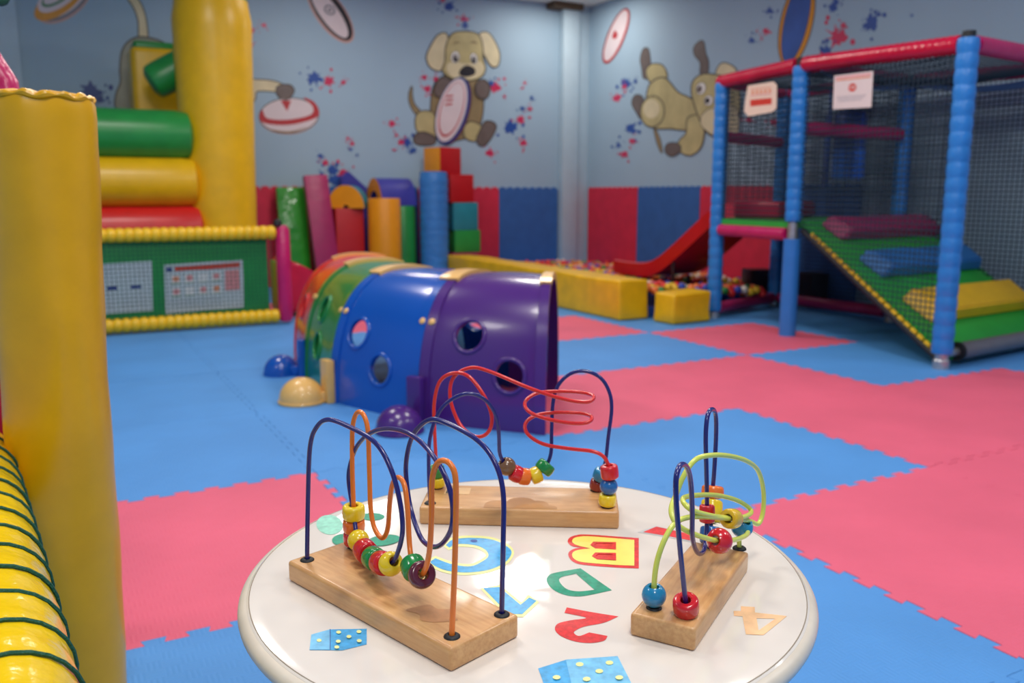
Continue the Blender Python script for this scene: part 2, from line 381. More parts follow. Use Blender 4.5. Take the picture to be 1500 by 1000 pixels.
mural('painted_rugby_ball', wall_back, cB, [
    (ell(415, 55, 150, 62, .95), 'ink_m_skin', 0, 0), (ell(415, 52, 142, 55, .95), 'ink_m_black', 0, 0), (ell(410, 54, 128, 38, .95), 'ink_m_ball', 0, 0),
    (ell(412, 42, 26, 20, .6), 'ink_m_grey', 0, 0), (ell(412, 42, 18, 13, .6), 'ink_m_ball', 0, 0), (ell(412, 42, 9, 7, .6), 'ink_m_grey', 0, 0)], NB, 'black and white rugby ball painting')
mural('painted_rugby_ball', wall_back, cL, [
    (ell(300, 0, 150, 88, -.62), 'ink_m_skin', 0, 0), (ell(300, -4, 144, 80, -.62), 'ink_m_grey', 0, 0), (ell(294, -14, 140, 76, -.62), 'ink_m_ball', 0, 0),
    (ell(280, 4, 138, 62, -.62), 'ink_m_orange', 0, 0), (ell(284, -24, 124, 54, -.62), 'ink_m_ball', 0, 0), (ell(284, -34, 104, 40, -.62), 'ink_m_green', 0, 0), (ell(286, -40, 96, 32, -.62), 'ink_m_ball', 0, 0)], NB, 'orange banded rugby ball painting')
mural('painted_animal', wall_back, cL, [
    ([(600, -20), (640, -15), (670, 30), (690, 100), (695, 190), (660, 190), (655, 100), (635, 40)], 'ink_m_furlight', 6),
    ([(680, 178), (620, 190), (580, 240), (570, 330), (572, 390), (550, 450), (560, 520), (700, 560), (800, 500), (820, 300), (780, 210)], 'ink_m_greyfur', 7)], NB, 'grey cartoon animal painting')
mural('painted_puppy', wall_right, cR, [
    ([(520, 700), (545, 760), (555, 830), (530, 780), (512, 705)], 'ink_m_furdark', 4),
    ([(440, 320), (455, 268), (478, 265), (488, 310), (490, 360), (480, 420), (455, 420), (448, 370)], 'ink_m_paw', 5),
    ([(470, 390), (500, 350), (555, 355), (580, 400), (570, 430), (500, 450)], 'ink_m_fur', 6),
    ([(735, 300), (730, 260), (760, 225), (780, 230), (790, 290), (805, 330), (800, 400), (765, 400), (765, 340)], 'ink_m_paw', 5),
    ([(850, 400), (880, 345), (930, 355), (960, 390), (960, 460), (900, 440)], 'ink_m_furlight', 6),
    ([(500, 450), (570, 425), (640, 500), (700, 530), (740, 560), (780, 640), (760, 700), (690, 705), (600, 695), (510, 690), (470, 620), (475, 520)], 'ink_m_fur', 7),
    ([(395, 560), (410, 520), (440, 520), (455, 550), (445, 640), (420, 610)], 'ink_m_paw', 5),
    (ell(505, 605, 62, 82, .1), 'ink_m_fur', 6, 0), (ell(500, 590, 44, 52, .1), 'ink_m_furlight', 0, 0),
    ([(700, 640), (690, 720), (660, 755), (640, 790), (670, 830), (720, 838), (770, 790), (785, 700), (770, 630)], 'ink_m_fur', 6),
    ([(580, 790), (610, 775), (650, 785), (655, 820), (610, 845), (578, 825)], 'ink_m_paw', 5),
    ([(730, 440), (780, 405), (860, 410), (960, 440), (980, 600), (940, 720), (850, 740), (790, 700), (740, 580), (720, 500)], 'ink_m_fur', 7),
    ([(790, 610), (830, 590), (960, 590), (960, 740), (860, 740), (780, 690), (770, 640)], 'ink_m_furlight', 4),
    (ell(770, 480, 24, 32, .3), 'ink_white', 3, 0), (ell(762, 484, 14, 20, .3), 'ink_m_paw', 0, 0),
    (ell(812, 545, 22, 26, .3), 'ink_white', 3, 0), (ell(806, 546, 13, 16, .3), 'ink_m_black', 0, 0)], NR, 'painted puppy diving with legs up')
mural('painted_rugby_ball', wall_right, cR, [
    (ell(306, 195, 46, 160, .38), 'ink_m_ballred', 3, 0), (ell(305, 192, 38, 148, .38), 'ink_m_ball', 0, 0),
    ([(285, 200), (300, 165), (315, 190), (300, 212)], 'ink_m_ballred', 0)], NR, 'slim white rugby ball painting')
mural('painted_rugby_ball', wall_right, cR, [
    (ell(1285, 120, 84, 240, .22), 'ink_m_orange', 6, 0), (ell(1283, 112, 62, 232, .22), 'ink_m_ballblue', 4, 0)], NR, 'blue and orange rugby ball painting')
def splat(wall, conv, nrm, blobs):
    sh = []
    for (x, y, r, col) in blobs:
        rr = random.Random(int(x*31+y)); n = 15
        lp = [(x+r*(1 if k % 2 else .45+rr.random()*.5)*math.cos(k*2*PI/n)*(.7+.6*rr.random()), y+r*(1 if k % 2 else .55)*math.sin(k*2*PI/n)*(.7+.6*rr.random())) for k in range(n)]
        sh.append((lp, col))
        for q in range(4):
            a = rr.random()*6.28; d = r*(1.3+rr.random()*.7); s = r*(.1+.16*rr.random())
            sh.append((ell(x+d*math.cos(a), y+d*math.sin(a), s, s*1.2, 0, 10), col, 0, 0))
    mural('paint_splat', wall, conv, sh, nrm)
P_, B_ = 'ink_m_pink', 'ink_m_blue'
for g in ([(916, 28, 26, B_), (890, 0, 14, P_)], [(980, 80, 20, P_), (985, 105, 18, B_)], [(350, 330, 34, B_), (408, 342, 26, P_), (470, 348, 14, P_)], [(135, 108, 14, P_)],
          [(825, 375, 20, P_), (812, 327, 14, P_), (860, 335, 14, P_)], [(1115, 370, 28, P_), (1092, 352, 16, B_), (1150, 408, 8, P_)],
          [(676, 522, 20, P_)], [(735, 600, 28, B_), (715, 600, 16, P_), (695, 570, 10, P_), (765, 635, 14, B_), (684, 634, 8, P_)],
          [(1180, 535, 34, B_), (1222, 505, 22, P_), (1225, 460, 12, B_), (1260, 460, 12, P_), (1265, 415, 10, B_)], [(1232, 605, 18, P_)], [(1092, 648, 22, P_)],
          [(1235, 350, 8, P_), (1228, 372, 7, P_)], [(490, 585, 10, P_), (508, 607, 12, P_), (500, 632, 9, B_), (526, 655, 7, B_)],
          [(375, 660, 16, B_), (395, 688, 18, P_), (425, 715, 30, B_), (475, 735, 30, P_), (440, 760, 34, B_)], [(85, 130, 16, P_), (84, 190, 10, P_)]):
    splat(wall_back, cB, NB, g)
splat(wall_back, cL, NB, [(430, 430, 52, 'ink_m_navy'), (470, 470, 26, 'ink_m_navy')])
for g in ([(360, 450, 36, B_), (350, 470, 16, P_), (410, 440, 14, B_)], [(312, 530, 26, P_)], [(385, 700, 38, B_), (396, 765, 22, P_)], [(318, 790, 20, B_), (352, 838, 24, P_)],
          [(1138, 58, 26, B_)], [(1122, 170, 26, P_), (1095, 210, 10, P_)], [(1042, 220, 22, B_)], [(955, 620, 40, B_), (965, 490, 14, P_), (1025, 650, 20, P_), (1165, 660, 24, P_), (1040, 755, 14, B_), (1120, 760, 10, B_)],
          [(1480, 40, 30, B_), (1500, 10, 20, B_)], [(1500, 200, 60, P_), (1450, 275, 38, B_), (1540, 140, 24, P_), (1420, 260, 12, B_), (1570, 310, 16, P_)], [(1690, 125, 46, B_), (1660, 140, 20, B_), (1730, 80, 14, B_)], [(1910, 85, 10, B_)]):
    splat(wall_right, cR, NR, g)

# ------------------------------------------------------------------ play table
TC, TR, TH = Vector((.508, .908, 0)), .355, .515
tb = thing('play_table', 'low round white play table printed with letters, numbers and dominoes', 'table', TC)
bm = bm_new(); add_lathe(bm, [(0, TH-.028), (TR-.02, TH-.028), (TR-.012, TH-.022), (TR-.0105, TH-.002), (TR-.0125, TH-.0006), (TR-.016, TH), (TR-.03, TH), (0, TH)], TC, seg=128)
bm.verts.ensure_lookup_table(); obj('tabletop', bm, 'table_white', tb, smooth=25)
bm = bm_new(); pr = [(TR-.0125, TH-.003)] + [(TR-.012+.012*math.cos(a), TH-.0135+.0115*math.sin(a)) for a in [PI*.5-k*PI/10 for k in range(11)]] + [(TR-.02, TH-.029)]
add_lathe(bm, pr, TC, seg=128); eb = obj('edge_band', bm, 'table_edge', tb, label='rounded cream edge band')
bm = bm_new(); add_tube(bm, [TC+Vector((math.cos(k*2*PI/160)*(TR-.0135), math.sin(k*2*PI/160)*(TR-.0135), TH-.0006)) for k in range(160)], .0007, 6, closed=True); obj('edge_seam', bm, 'seam_brown', eb, label='thin brown seam line')
for k in range(4):
    a = PI/4+k*PI/2+.3; p = TC+Vector((math.cos(a)*.24, math.sin(a)*.24, 0)); q = TC+Vector((math.cos(a)*.28, math.sin(a)*.28, 0))
    bm = bm_new(); add_tube(bm, [q, q*.5+p*.5+Vector((0, 0, .25)), p+Vector((0, 0, TH-.03))], [.016, .018, .022], 16); obj('leg', bm, 'table_edge', tb)
def tz(x, y): return at_z(x, y, TH)
def prnt(name, shapes, label):
    names = []; bm = bm_new(); off = .0004
    for loops, col in shapes:
        if col not in names: names.append(col)
        add_flat(bm, loops, tz, (0, 0, 1), off, names.index(col)); off += .00025
    return obj(name, bm, names, tb, smooth=None, label=label)
def c6(l): return [(770+x/3.488, 740+y/3.488) for x, y in l]
def c5(l): return [(440+x/3.847, 740+y/3.847) for x, y in l]
def cs(p, corners, n=5):
    """closed curve through p with sharp corners at the given indices"""
    m = len(p); out = []
    for i in range(m):
        p0, p1, p2, p3 = p[i-1], p[i], p[(i+1) % m], p[(i+2) % m]
        if i in corners and (i+1) % m in corners: out.append(p1); continue
        ta = [(p2[j]-p1[j]) if i in corners else (p2[j]-p0[j])/2 for j in (0, 1)]
        tb = [(p2[j]-p1[j]) if (i+1) % m in corners else (p3[j]-p1[j])/2 for j in (0, 1)]
        for q in range(n):
            t = q/n; a, b, c, d = 2*t**3-3*t*t+1, t**3-2*t*t+t, -2*t**3+3*t*t, t**3-t*t
            out.append(tuple(a*p1[j]+b*ta[j]+c*p2[j]+d*tb[j] for j in (0, 1)))
    return out
Bo = [(578, 168), (578, 323), (460, 318), (300, 305)] + [(245, 290), (220, 262), (222, 238), (250, 222), (285, 216), (240, 210), (216, 190), (222, 168), (255, 154), (320, 150)]
Bi = [(555, 178), (555, 310), (460, 306), (300, 293), (255, 280), (238, 260), (244, 240), (275, 228), (330, 222), (262, 205), (238, 188), (246, 170), (275, 162), (330, 160)]
prnt('printed_letter', [([c6(cs(Bo, {0, 1, 8}))], 'ink_red'), ([c6(cs(Bi, {0, 1, 8})), c6([(462, 190), (462, 228), (355, 222), (330, 205), (345, 188)]), c6([(462, 246), (462, 284), (365, 278), (338, 262), (355, 244)])], 'ink_yellow'),
    ([c6([(462, 190), (462, 228), (355, 222), (330, 205), (345, 188)]), c6([(444, 196), (444, 220), (365, 215), (350, 205), (362, 195)])], 'ink_red'),
    ([c6([(462, 246), (462, 284), (365, 278), (338, 262), (355, 244)]), c6([(444, 252), (444, 276), (375, 271), (358, 262), (370, 251)])], 'ink_red')], 'yellow letter B outlined in red')
prnt('printed_letter', [([c6(cs([(280, 322), (440, 434), (345, 455), (270, 466), (200, 458), (140, 430), (108, 390), (116, 362), (150, 345)], {0, 1})), c6(cs([(258, 350), (352, 432), (270, 440), (210, 428), (174, 392), (182, 368)], {0, 1})[::-1])], 'ink_green')], 'green letter D')
prnt('printed_number', [([c6(cs([(210, 522), (330, 545), (474, 568), (400, 600), (300, 620), (255, 640), (248, 655), (275, 668), (325, 650), (418, 668), (400, 692), (330, 704), (250, 695), (180, 668), (150, 635), (165, 605), (230, 588), (310, 575), (198, 550)], {0, 2, 8, 9, 18}))], 'ink_red')], 'red number 2')
prnt('printed_number', [([c6([(1100, 516), (1170, 520), (1172, 548), (1335, 566), (1215, 664), (1125, 660), (1108, 568), (1065, 565), (1062, 540), (1100, 540)]), c6([(1180, 578), (1275, 580), (1190, 640)])], 'ink_peach')], 'faded orange number 4')
Cs = cs([(820, 225), (860, 195), (960, 185), (1080, 195), (1160, 230), (1190, 270), (1150, 325), (1060, 365), (930, 380), (810, 365), (735, 325), (760, 300), (860, 335), (960, 345), (1030, 315), (1060, 285), (1040, 250), (980, 225), (880, 220), (840, 240)], {11, 19, 0})
prnt('printed_letter', [([c5(grow(Cs, 14))], 'ink_lemon'), ([c5(Cs)], 'ink_blue'), ([c5(ell(978, 203, 20, 8))], 'ink_m_ballblue')], 'blue letter with yellow outline')
One = [(1030, 468), (1120, 462), (1240, 562), (1290, 522), (1330, 540), (1250, 615), (1140, 612), (1130, 570)]
prnt('printed_number', [([c5(grow(One, 16))], 'ink_lemon'), ([c5(One)], 'ink_blue')], 'blue number 1 with yellow outline')
def pips(l, w=14, h=9): return [([c5(ell(x, y, w, h, 0, 12))], 'ink_lemon') for x, y in l]
prnt('printed_domino', [([c5([(62, 730), (168, 700), (374, 696), (374, 784), (236, 818), (52, 816)])], 'ink_blue'), ([c5([(62, 730), (168, 700), (168, 816), (52, 816)])], 'ink_sky'), ([c5([(166, 700), (170, 700), (170, 816), (166, 816)])], 'ink_m_ballblue')]
    + pips([(106, 765), (216, 720), (330, 718), (274, 747), (214, 775), (332, 773), (206, 810)]), 'small blue domino picture')
def pips6(l, w=20, h=11): return [([c6(ell(x, y, w, h, 0, 12))], 'ink_lemon') for x, y in l]
prnt('printed_domino', [([c6([(64, 834), (205, 790), (470, 772), (545, 920), (560, 980), (120, 990)])], 'ink_blue'), ([c6([(205, 790), (470, 772), (545, 920), (560, 980), (250, 985)])], 'ink_sky')]
    + pips6([(276, 815), (428, 808), (376, 852), (158, 885), (312, 895), (478, 888)]), 'large blue domino picture at the near edge')
prnt('printed_picture', [([c6([(570, 138), (665, 106), (860, 150), (850, 190), (730, 165)])], 'ink_greyline'), ([c6([(600, 138), (668, 110), (850, 150), (846, 182), (735, 160)])], 'ink_red')], 'red picture with grey border')
leaf = lambda cx, cy, rx, ry, r: c5(ell(cx, cy, rx, ry, r))
prnt('printed_picture', [([leaf(165, 110, 75, 55, .1)], 'ink_mint'), ([leaf(405, 65, 70, 22, 0)], 'ink_green'), ([leaf(240, 195, 62, 32, -.1)], 'ink_green'), ([leaf(470, 200, 95, 30, -.12)], 'ink_green')], 'green leaf picture')

# ------------------------------------------------------------------ bead mazes
def bead_bm(pos, tan, r, h, kind, rh=.0056):
    bm = bm_new()
    if kind == 'ball':
        a0 = math.asin(min(.95, rh*1.35/r)); n = 18
        prof = [(r*math.sin(a), -r*math.cos(a)) for a in [a0+(PI-2*a0)*k/n for k in range(n+1)]]
        prof = prof + [(rh, prof[-1][1]-.001), (rh, -prof[-1][1]+.001)]
    else:
        e = min(r*.28, h*.35); prof = [(rh*1.2, -h/2), (r-e, -h/2)] + [(r-e+e*math.sin(a), -h/2+e-e*math.cos(a)) for a in (.4, .8, 1.2, PI/2)] + \
               [(r+.0004, 0)] + [(r-e+e*math.cos(a), h/2-e+e*math.sin(a)) for a in (0, .4, .8, 1.2, PI/2)] + [(rh*1.2, h/2), (rh, h/2-.001), (rh, -h/2+.001)]
    add_lathe(bm, prof, pos, tan, 32, closed=True); return bm
BEADN = {'ball': 'round bead', 'disc': 'bead'}
def maze(label, o, L, dims, wires, holes, extra=None, flip=False):
    """dims length,width (width along +S = left of L), wires: (name, material, points, radius, beads)"""
    L = Vector((*L, 0)).normalized(); rz = math.atan2(L.y, L.x)
    root = thing('bead_maze', label, 'bead maze toy', (o[0], o[1], TH), rz)
    ln, wd = dims; th = .026; s = -1 if flip else 1
    bm = bm_new(); add_box(bm, (ln/2, s*wd/2, th/2), (ln, wd, th), bevel=.0045, seg=3); base = obj('wooden_base', bm, 'beech', root, local=True)
    if extra: extra(base, th)
    for x, y in holes:
        bm = bm_new(); add_lathe(bm, [(.0026, th+.0005), (.004, th+.0028), (.0062, th+.0026), (.0085, th+.0008), (.0088, th-.0005)], (x, y, 0), seg=24); obj('grommet', bm, 'black_rubber', base, local=True, label='black grommet')
    for nm, m, pts, r, beads in wires:
        sp = spline(pts); bm = bm_new(); add_tube(bm, sp, r, 14); w = obj('bent_wire', bm, m, root, local=True, label=nm)
        acc = [0]
        for i in range(1, len(sp)): acc.append(acc[-1]+(sp[i]-sp[i-1]).length)
        def near(p):
            p = Vector(p); return min(range(len(sp)), key=lambda i: (sp[i]-p).length)
        def pos(s_):
            i = min(range(len(acc)), key=lambda i: abs(acc[i]-s_)); i0, i1 = max(0, i-5), min(len(sp)-1, i+5)
            return sp[i], (sp[i1]-sp[i0]).normalized()
        for b in beads:
            if b[0] == 'seq':            # from control point index a to b
                _, a, bb, lst = b; s0, s1 = acc[near(pts[a])], acc[near(pts[bb])]
                for q, (col, kind, br, bh) in enumerate(lst):
                    p, t = pos(s0+(s1-s0)*q/max(1, len(lst)-1)); obj('bead', bead_bm(p, t, br, bh, kind), 'bead_'+col, root, local=True, label=col+' '+BEADN[kind])
            else:                        # stacked up a straight leg from one end
                _, end, z0, lst = b; z = z0
                for col, kind, br, bh in lst:
                    z += bh/2; i = min((i for i in range(len(sp)) if (i < len(sp)*.25) == (end == 0)), key=lambda i: abs(sp[i].z-z) + (0 if (i < 40 or i > len(sp)-60) else 1))
                    t = (sp[min(i+3, len(sp)-1)]-sp[max(0, i-3)]).normalized(); t = t if t.z > 0 else -t
                    p = sp[i].copy(); p.z = z
                    obj('bead', bead_bm(p, t, br, bh, kind), 'bead_'+col, root, local=True, label=col+' '+BEADN[kind]); z += bh/2
    return root
def leg(pts, h0=None, h1=None):
    """start / end the wire inside its hole"""
    p = list(pts)
    if h0: p = [(h0[0], h0[1], .012), (h0[0], h0[1], .03)] + p[1:]
    if h1: p = p[:-1] + [(h1[0], h1[1], .03), (h1[0], h1[1], .012)]
    return p
blueA = [(0.0126, 0.02, 0.0243), (0.0193, 0.02, 0.0969), (0.0291, 0.02, 0.1721), (0.0455, 0.02, 0.2005), (0.0658, 0.022, 0.213), (0.1018, 0.025, 0.2111), (0.1482, 0.028, 0.2007), (0.1739, 0.028, 0.1776), (0.1881, 0.028, 0.1463), (0.1902, 0.03, 0.1113), (0.1784, 0.032, 0.0812), (0.1604, 0.035, 0.0602), (0.1096, 0.05, 0.0464), (0.0538, 0.068, 0.0468), (0.0314, 0.078, 0.0754), (0.0141, 0.085, 0.1009), (0.0139, 0.085, 0.1235), (0.036, 0.082, 0.1602), (0.0787, 0.075, 0.1893), (0.1314, 0.065, 0.2056), (0.1898, 0.05, 0.2107), (0.2427, 0.035, 0.1989), (0.2689, 0.03, 0.1735), (0.2714, 0.03, 0.1415), (0.2549, 0.035, 0.1168), (0.2256, 0.045, 0.0968), (0.1861, 0.06, 0.0894), (0.1467, 0.078, 0.1061), (0.1303, 0.085, 0.1335), (0.1287, 0.086, 0.1621), (0.1435, 0.085, 0.1967), (0.1765, 0.083, 0.2218), (0.2119, 0.082, 0.2224), (0.2549, 0.082, 0.2134), (0.2804, 0.081, 0.1967), (0.2943, 0.08, 0.167), (0.2951, 0.079, 0.1078), (0.2929, 0.079, 0.0305)]
orangeA = [(0.0276, 0.08, 0.0282), (0.0288, 0.08, 0.0787), (0.0289, 0.08, 0.137), (0.0332, 0.08, 0.1907), (0.0496, 0.079, 0.2094), (0.0655, 0.078, 0.1954), (0.0697, 0.076, 0.1384), (0.0729, 0.074, 0.0919), (0.0814, 0.073, 0.0683), (0.0973, 0.072, 0.0609), (0.1098, 0.071, 0.0768), (0.1164, 0.07, 0.1129), (0.1251, 0.068, 0.1381), (0.1381, 0.066, 0.15), (0.1541, 0.062, 0.1466), (0.1668, 0.056, 0.1215), (0.179, 0.048, 0.0829), (0.1977, 0.038, 0.0662), (0.226, 0.026, 0.0713), (0.2449, 0.02, 0.0997), (0.2526, 0.018, 0.1434), (0.2547, 0.018, 0.1875), (0.2656, 0.018, 0.2085), (0.2768, 0.019, 0.2107), (0.2865, 0.02, 0.2015), (0.288, 0.02, 0.1702), (0.2849, 0.02, 0.1011), (0.2794, 0.02, 0.0235)]
redB = [(0.0139, 0.08, 0.03), (0.0119, 0.08, 0.1078), (0.0117, 0.08, 0.1609), (0.0218, 0.078, 0.1961), (0.0433, 0.072, 0.2091), (0.0678, 0.062, 0.2054), (0.093, 0.05, 0.1746), (0.1023, 0.045, 0.1453), (0.0952, 0.045, 0.1245), (0.0775, 0.05, 0.1176), (0.0552, 0.06, 0.13), (0.0399, 0.07, 0.1585), (0.0364, 0.075, 0.1834), (0.0434, 0.078, 0.2037), (0.0681, 0.078, 0.2165), (0.0992, 0.072, 0.2109), (0.1503, 0.06, 0.1926), (0.1907, 0.045, 0.1824), (0.2251, 0.03, 0.1785), (0.2452, 0.022, 0.1808), (0.2502, 0.03, 0.1859), (0.2351, 0.055, 0.1858), (0.2002, 0.075, 0.1827), (0.1647, 0.08, 0.1779), (0.1481, 0.065, 0.1667), (0.1559, 0.05, 0.1572), (0.1813, 0.032, 0.1521), (0.2205, 0.02, 0.149), (0.2436, 0.018, 0.1519), (0.2468, 0.03, 0.1568), (0.2305, 0.055, 0.1551), (0.1954, 0.075, 0.1504), (0.1648, 0.08, 0.1444), (0.149, 0.07, 0.1342), (0.1528, 0.055, 0.1228), (0.1764, 0.04, 0.112), (0.2161, 0.03, 0.1086), (0.2502, 0.022, 0.1076), (0.2658, 0.02, 0.0995), (0.2731, 0.02, 0.0773), (0.2701, 0.02, 0.0259)]
blueB = [(0.0132, 0.018, 0.0256), (0.012, 0.018, 0.0744), (0.0145, 0.02, 0.125), (0.0293, 0.024, 0.1648), (0.0517, 0.028, 0.1833), (0.0733, 0.03, 0.1882), (0.0945, 0.034, 0.1775), (0.1089, 0.038, 0.1524), (0.1125, 0.042, 0.1205), (0.1131, 0.046, 0.0934), (0.1229, 0.05, 0.0735), (0.1408, 0.054, 0.0589), (0.1569, 0.058, 0.0558), (0.17, 0.062, 0.059), (0.18, 0.066, 0.0685), (0.1879, 0.07, 0.0875), (0.1886, 0.075, 0.123), (0.1902, 0.08, 0.1637), (0.197, 0.082, 0.1894), (0.2151, 0.083, 0.2081), (0.2372, 0.083, 0.2125), (0.2605, 0.082, 0.2027), (0.2739, 0.081, 0.1804), (0.2774, 0.08, 0.1547), (0.2731, 0.08, 0.1126), (0.2688, 0.08, 0.0701), (0.2562, 0.08, 0.0291)]
limeC = [(0.027, -0.018, 0.0292), (0.0233, -0.018, 0.0549), (0.0249, -0.0197, 0.0785), (0.0347, -0.0235, 0.0994), (0.0533, -0.029, 0.1147), (0.0809, -0.0373, 0.1141), (0.126, -0.0482, 0.1008), (0.1782, -0.0593, 0.0832), (0.2222, -0.0675, 0.0732), (0.2567, -0.0648, 0.0687), (0.2355, -0.0537, 0.0858), (0.1868, -0.04, 0.1064), (0.1361, -0.029, 0.1208), (0.0959, -0.0235, 0.1284), (0.0798, -0.0372, 0.1239), (0.1257, -0.0483, 0.1028), (0.1908, -0.0592, 0.0789), (0.2447, -0.0675, 0.0586), (0.2652, -0.073, 0.048), (0.2749, -0.0758, 0.0611), (0.2732, -0.0757, 0.0899), (0.2498, -0.073, 0.1243), (0.2083, -0.0675, 0.1486), (0.1637, -0.0565, 0.1656), (0.1254, -0.0455, 0.175), (0.1019, -0.0345, 0.1745), (0.0871, -0.0263, 0.1577), (0.0812, -0.0207, 0.1372), (0.0635, -0.0207, 0.1256), (0.0532, -0.029, 0.1162), (0.0633, -0.0373, 0.1053), (0.0866, -0.0483, 0.0915), (0.1289, -0.0593, 0.0727), (0.1747, -0.0675, 0.0596), (0.2178, -0.0703, 0.0513), (0.2371, -0.0648, 0.052), (0.2321, -0.0593, 0.0558), (0.2355, -0.0549, 0.0461), (0.2452, -0.0549, 0.0196)]
blueC = [(0.0206, -0.055, 0.0321), (0.0133, -0.055, 0.0588), (-0.008, -0.055, 0.1159), (-0.0251, -0.055, 0.1713), (-0.0276, -0.055, 0.1962), (-0.0157, -0.054, 0.2033), (0.0, -0.053, 0.2008), (0.0196, -0.052, 0.1902), (0.0391, -0.05, 0.1671), (0.0577, -0.047, 0.1285), (0.071, -0.044, 0.0963), (0.0985, -0.04, 0.0699), (0.1298, -0.036, 0.0515), (0.1621, -0.032, 0.0427), (0.1807, -0.029, 0.052), (0.1905, -0.026, 0.0801), (0.1884, -0.024, 0.1308), (0.1853, -0.022, 0.1808), (0.1943, -0.021, 0.2047), (0.2153, -0.02, 0.2065), (0.2365, -0.019, 0.1949), (0.2466, -0.018, 0.165), (0.248, -0.017, 0.1123), (0.2478, -0.016, 0.0875), (0.2551, -0.016, 0.0169)]
def scuffA(root, th):
    bm = bm_new(); add_flat(bm, [smooth_loop([(.205, .020), (.222, .024), (.235, .017), (.250, .026), (.262, .044), (.248, .047), (.240, .056), (.228, .046), (.214, .046), (.208, .034)], 4)], lambda u, v: Vector((u, v, th)), (0, 0, 1), .0003)
    obj('worn_patch', bm, 'wood_scuff', root, None, local=True, label='dark worn patch')
def scuffB(root, th):
    bm = bm_new()
    circ = ((.112, .016, .0195), (.1455, .030, .0205), (.170, .022, .016), (.187, .008, .012)); lp = []
    for q in range(81):
        u = .0925+.106*q/80; h = max([w_+math.sqrt(max(0, r_*r_-(u-l_)**2)) for l_, w_, r_ in circ if abs(u-l_) < r_] or [.008]); lp.append((u, h))
    add_flat(bm, [[(.0925, .005)]+lp+[(.1985, .005)]], lambda u, v: Vector((u, v, th)), (0, 0, 1), .0003)
    obj('bare_patch', bm, 'wood_bare', root, None, local=True, label='scalloped bare patch')
    bm = bm_new(); add_flat(bm, [[(.028, .058), (.066, .058), (.066, .086), (.028, .086)]], lambda u, v: Vector((u, v, th)), (0, 0, 1), .0003)
    add_flat(bm, [[(.030, .060), (.040, .060), (.040, .084), (.030, .084)]], lambda u, v: Vector((u, v, th)), (0, 0, 1), .0006, 1)
    for q in range(3): add_flat(bm, [[(.033, .063+q*.007), (.038, .063+q*.007), (.038, .066+q*.007), (.033, .066+q*.007)]], lambda u, v: Vector((u, v, th)), (0, 0, 1), .0009, 0)
    obj('sticker', bm, ['wood_clean', 'black_rubber'], root, None, local=True, label='small worn label sticker')
D = 'disc'; O_ = 'ball'
maze('wooden bead maze with blue coil and orange wavy wire, nearest on the table', (.228, 1.010), (.305, -.952), (.30, .098),
     [('navy coiled wire', 'wire_navy', leg(blueA, (.016, .018), (.2868, .0852)), .0028, [('seq', 12, 14, [('yellow', O_, .0140, 0), ('red', D, .0138, .0215), ('green', D, .0138, .0215), ('red', D, .0140, .0215), ('yellow', O_, .0134, 0)])]),
      ('orange wavy wire', 'wire_orange', leg(orangeA, (.0233, .083), (.2828, .017)), .0030, [('seq', 18, 19, [('green', D, .0138, .020), ('maroon', D, .0146, .014)]), ('stack', 0, .029, [('red', D, .0135, .018), ('orange', D, .0138, .018), ('yellow', D, .0140, .019)])])],
     [(.016, .0179), (.2868, .0852), (.0233, .083), (.2828, .017)], scuffA)
maze('wooden bead maze with red spiral wire and blue wire, at the back of the table', (.44, 1.104), (.849, -.529), (.287, .1),
     [('red spiral wire', 'wire_red', leg(redB, (.0139, .085), (.2701, .0197)), .0028, [('stack', 0, .028, [('yellow', D, .012, .016), ('green', D, .012, .018)]), ('stack', 1, .028, [('yellow', D, .0125, .017), ('blue', O_, .0128, .0235), ('red', D, .0128, .020)])]),
      ('navy wire with two arches', 'wire_navy', leg(blueB, (.0134, .0169), (.2565, .0887)), .0028, [('seq', 11, 15, [('brown', O_, .0138, 0), ('red', D, .0125, .017), ('orange', D, .0125, .017), ('yellow', D, .0125, .017), ('green', D, .0140, .017)]), ('stack', 1, .028, [('brick', D, .0115, .016), ('teal', D, .0120, .018)])])],
     [(.0134, .0169), (.0139, .085), (.2701, .0197), (.2565, .0887)], scuffB)
maze('small wooden bead maze with lime looping wire, on the right of the table', (.52, .701), (.84, .54), (.224, .072),
     [('lime looping wire', 'wire_lime', leg(limeC, (.0237, -.0186), (.2286, -.0587)), .0030, [('stack', 0, .028, [('teal', O_, .0134, .0255)]), ('seq', 33, 33, [('red', O_, .0150, 0)]), ('seq', 37, 37, [('teal', O_, .0140, 0)]), ('seq', 8, 8, [('gold', D, .0120, .020)])]),
      ('navy wire with two tall arches', 'wire_navy', leg(blueC, (.0257, -.0539), (.2168, -.0241)), .0028, [('stack', 0, .028, [('red', D, .0138, .019)]), ('seq', 16, 16, [('red', D, .0095, .022)]), ('stack', 1, .028, [('blue', D, .0135, .022), ('yellow', D, .0138, .030), ('orange', D, .0142, .016)])])],
     [(.0237, -.0186), (.0257, -.0539), (.2286, -.0587), (.2168, -.0241)], flip=True)

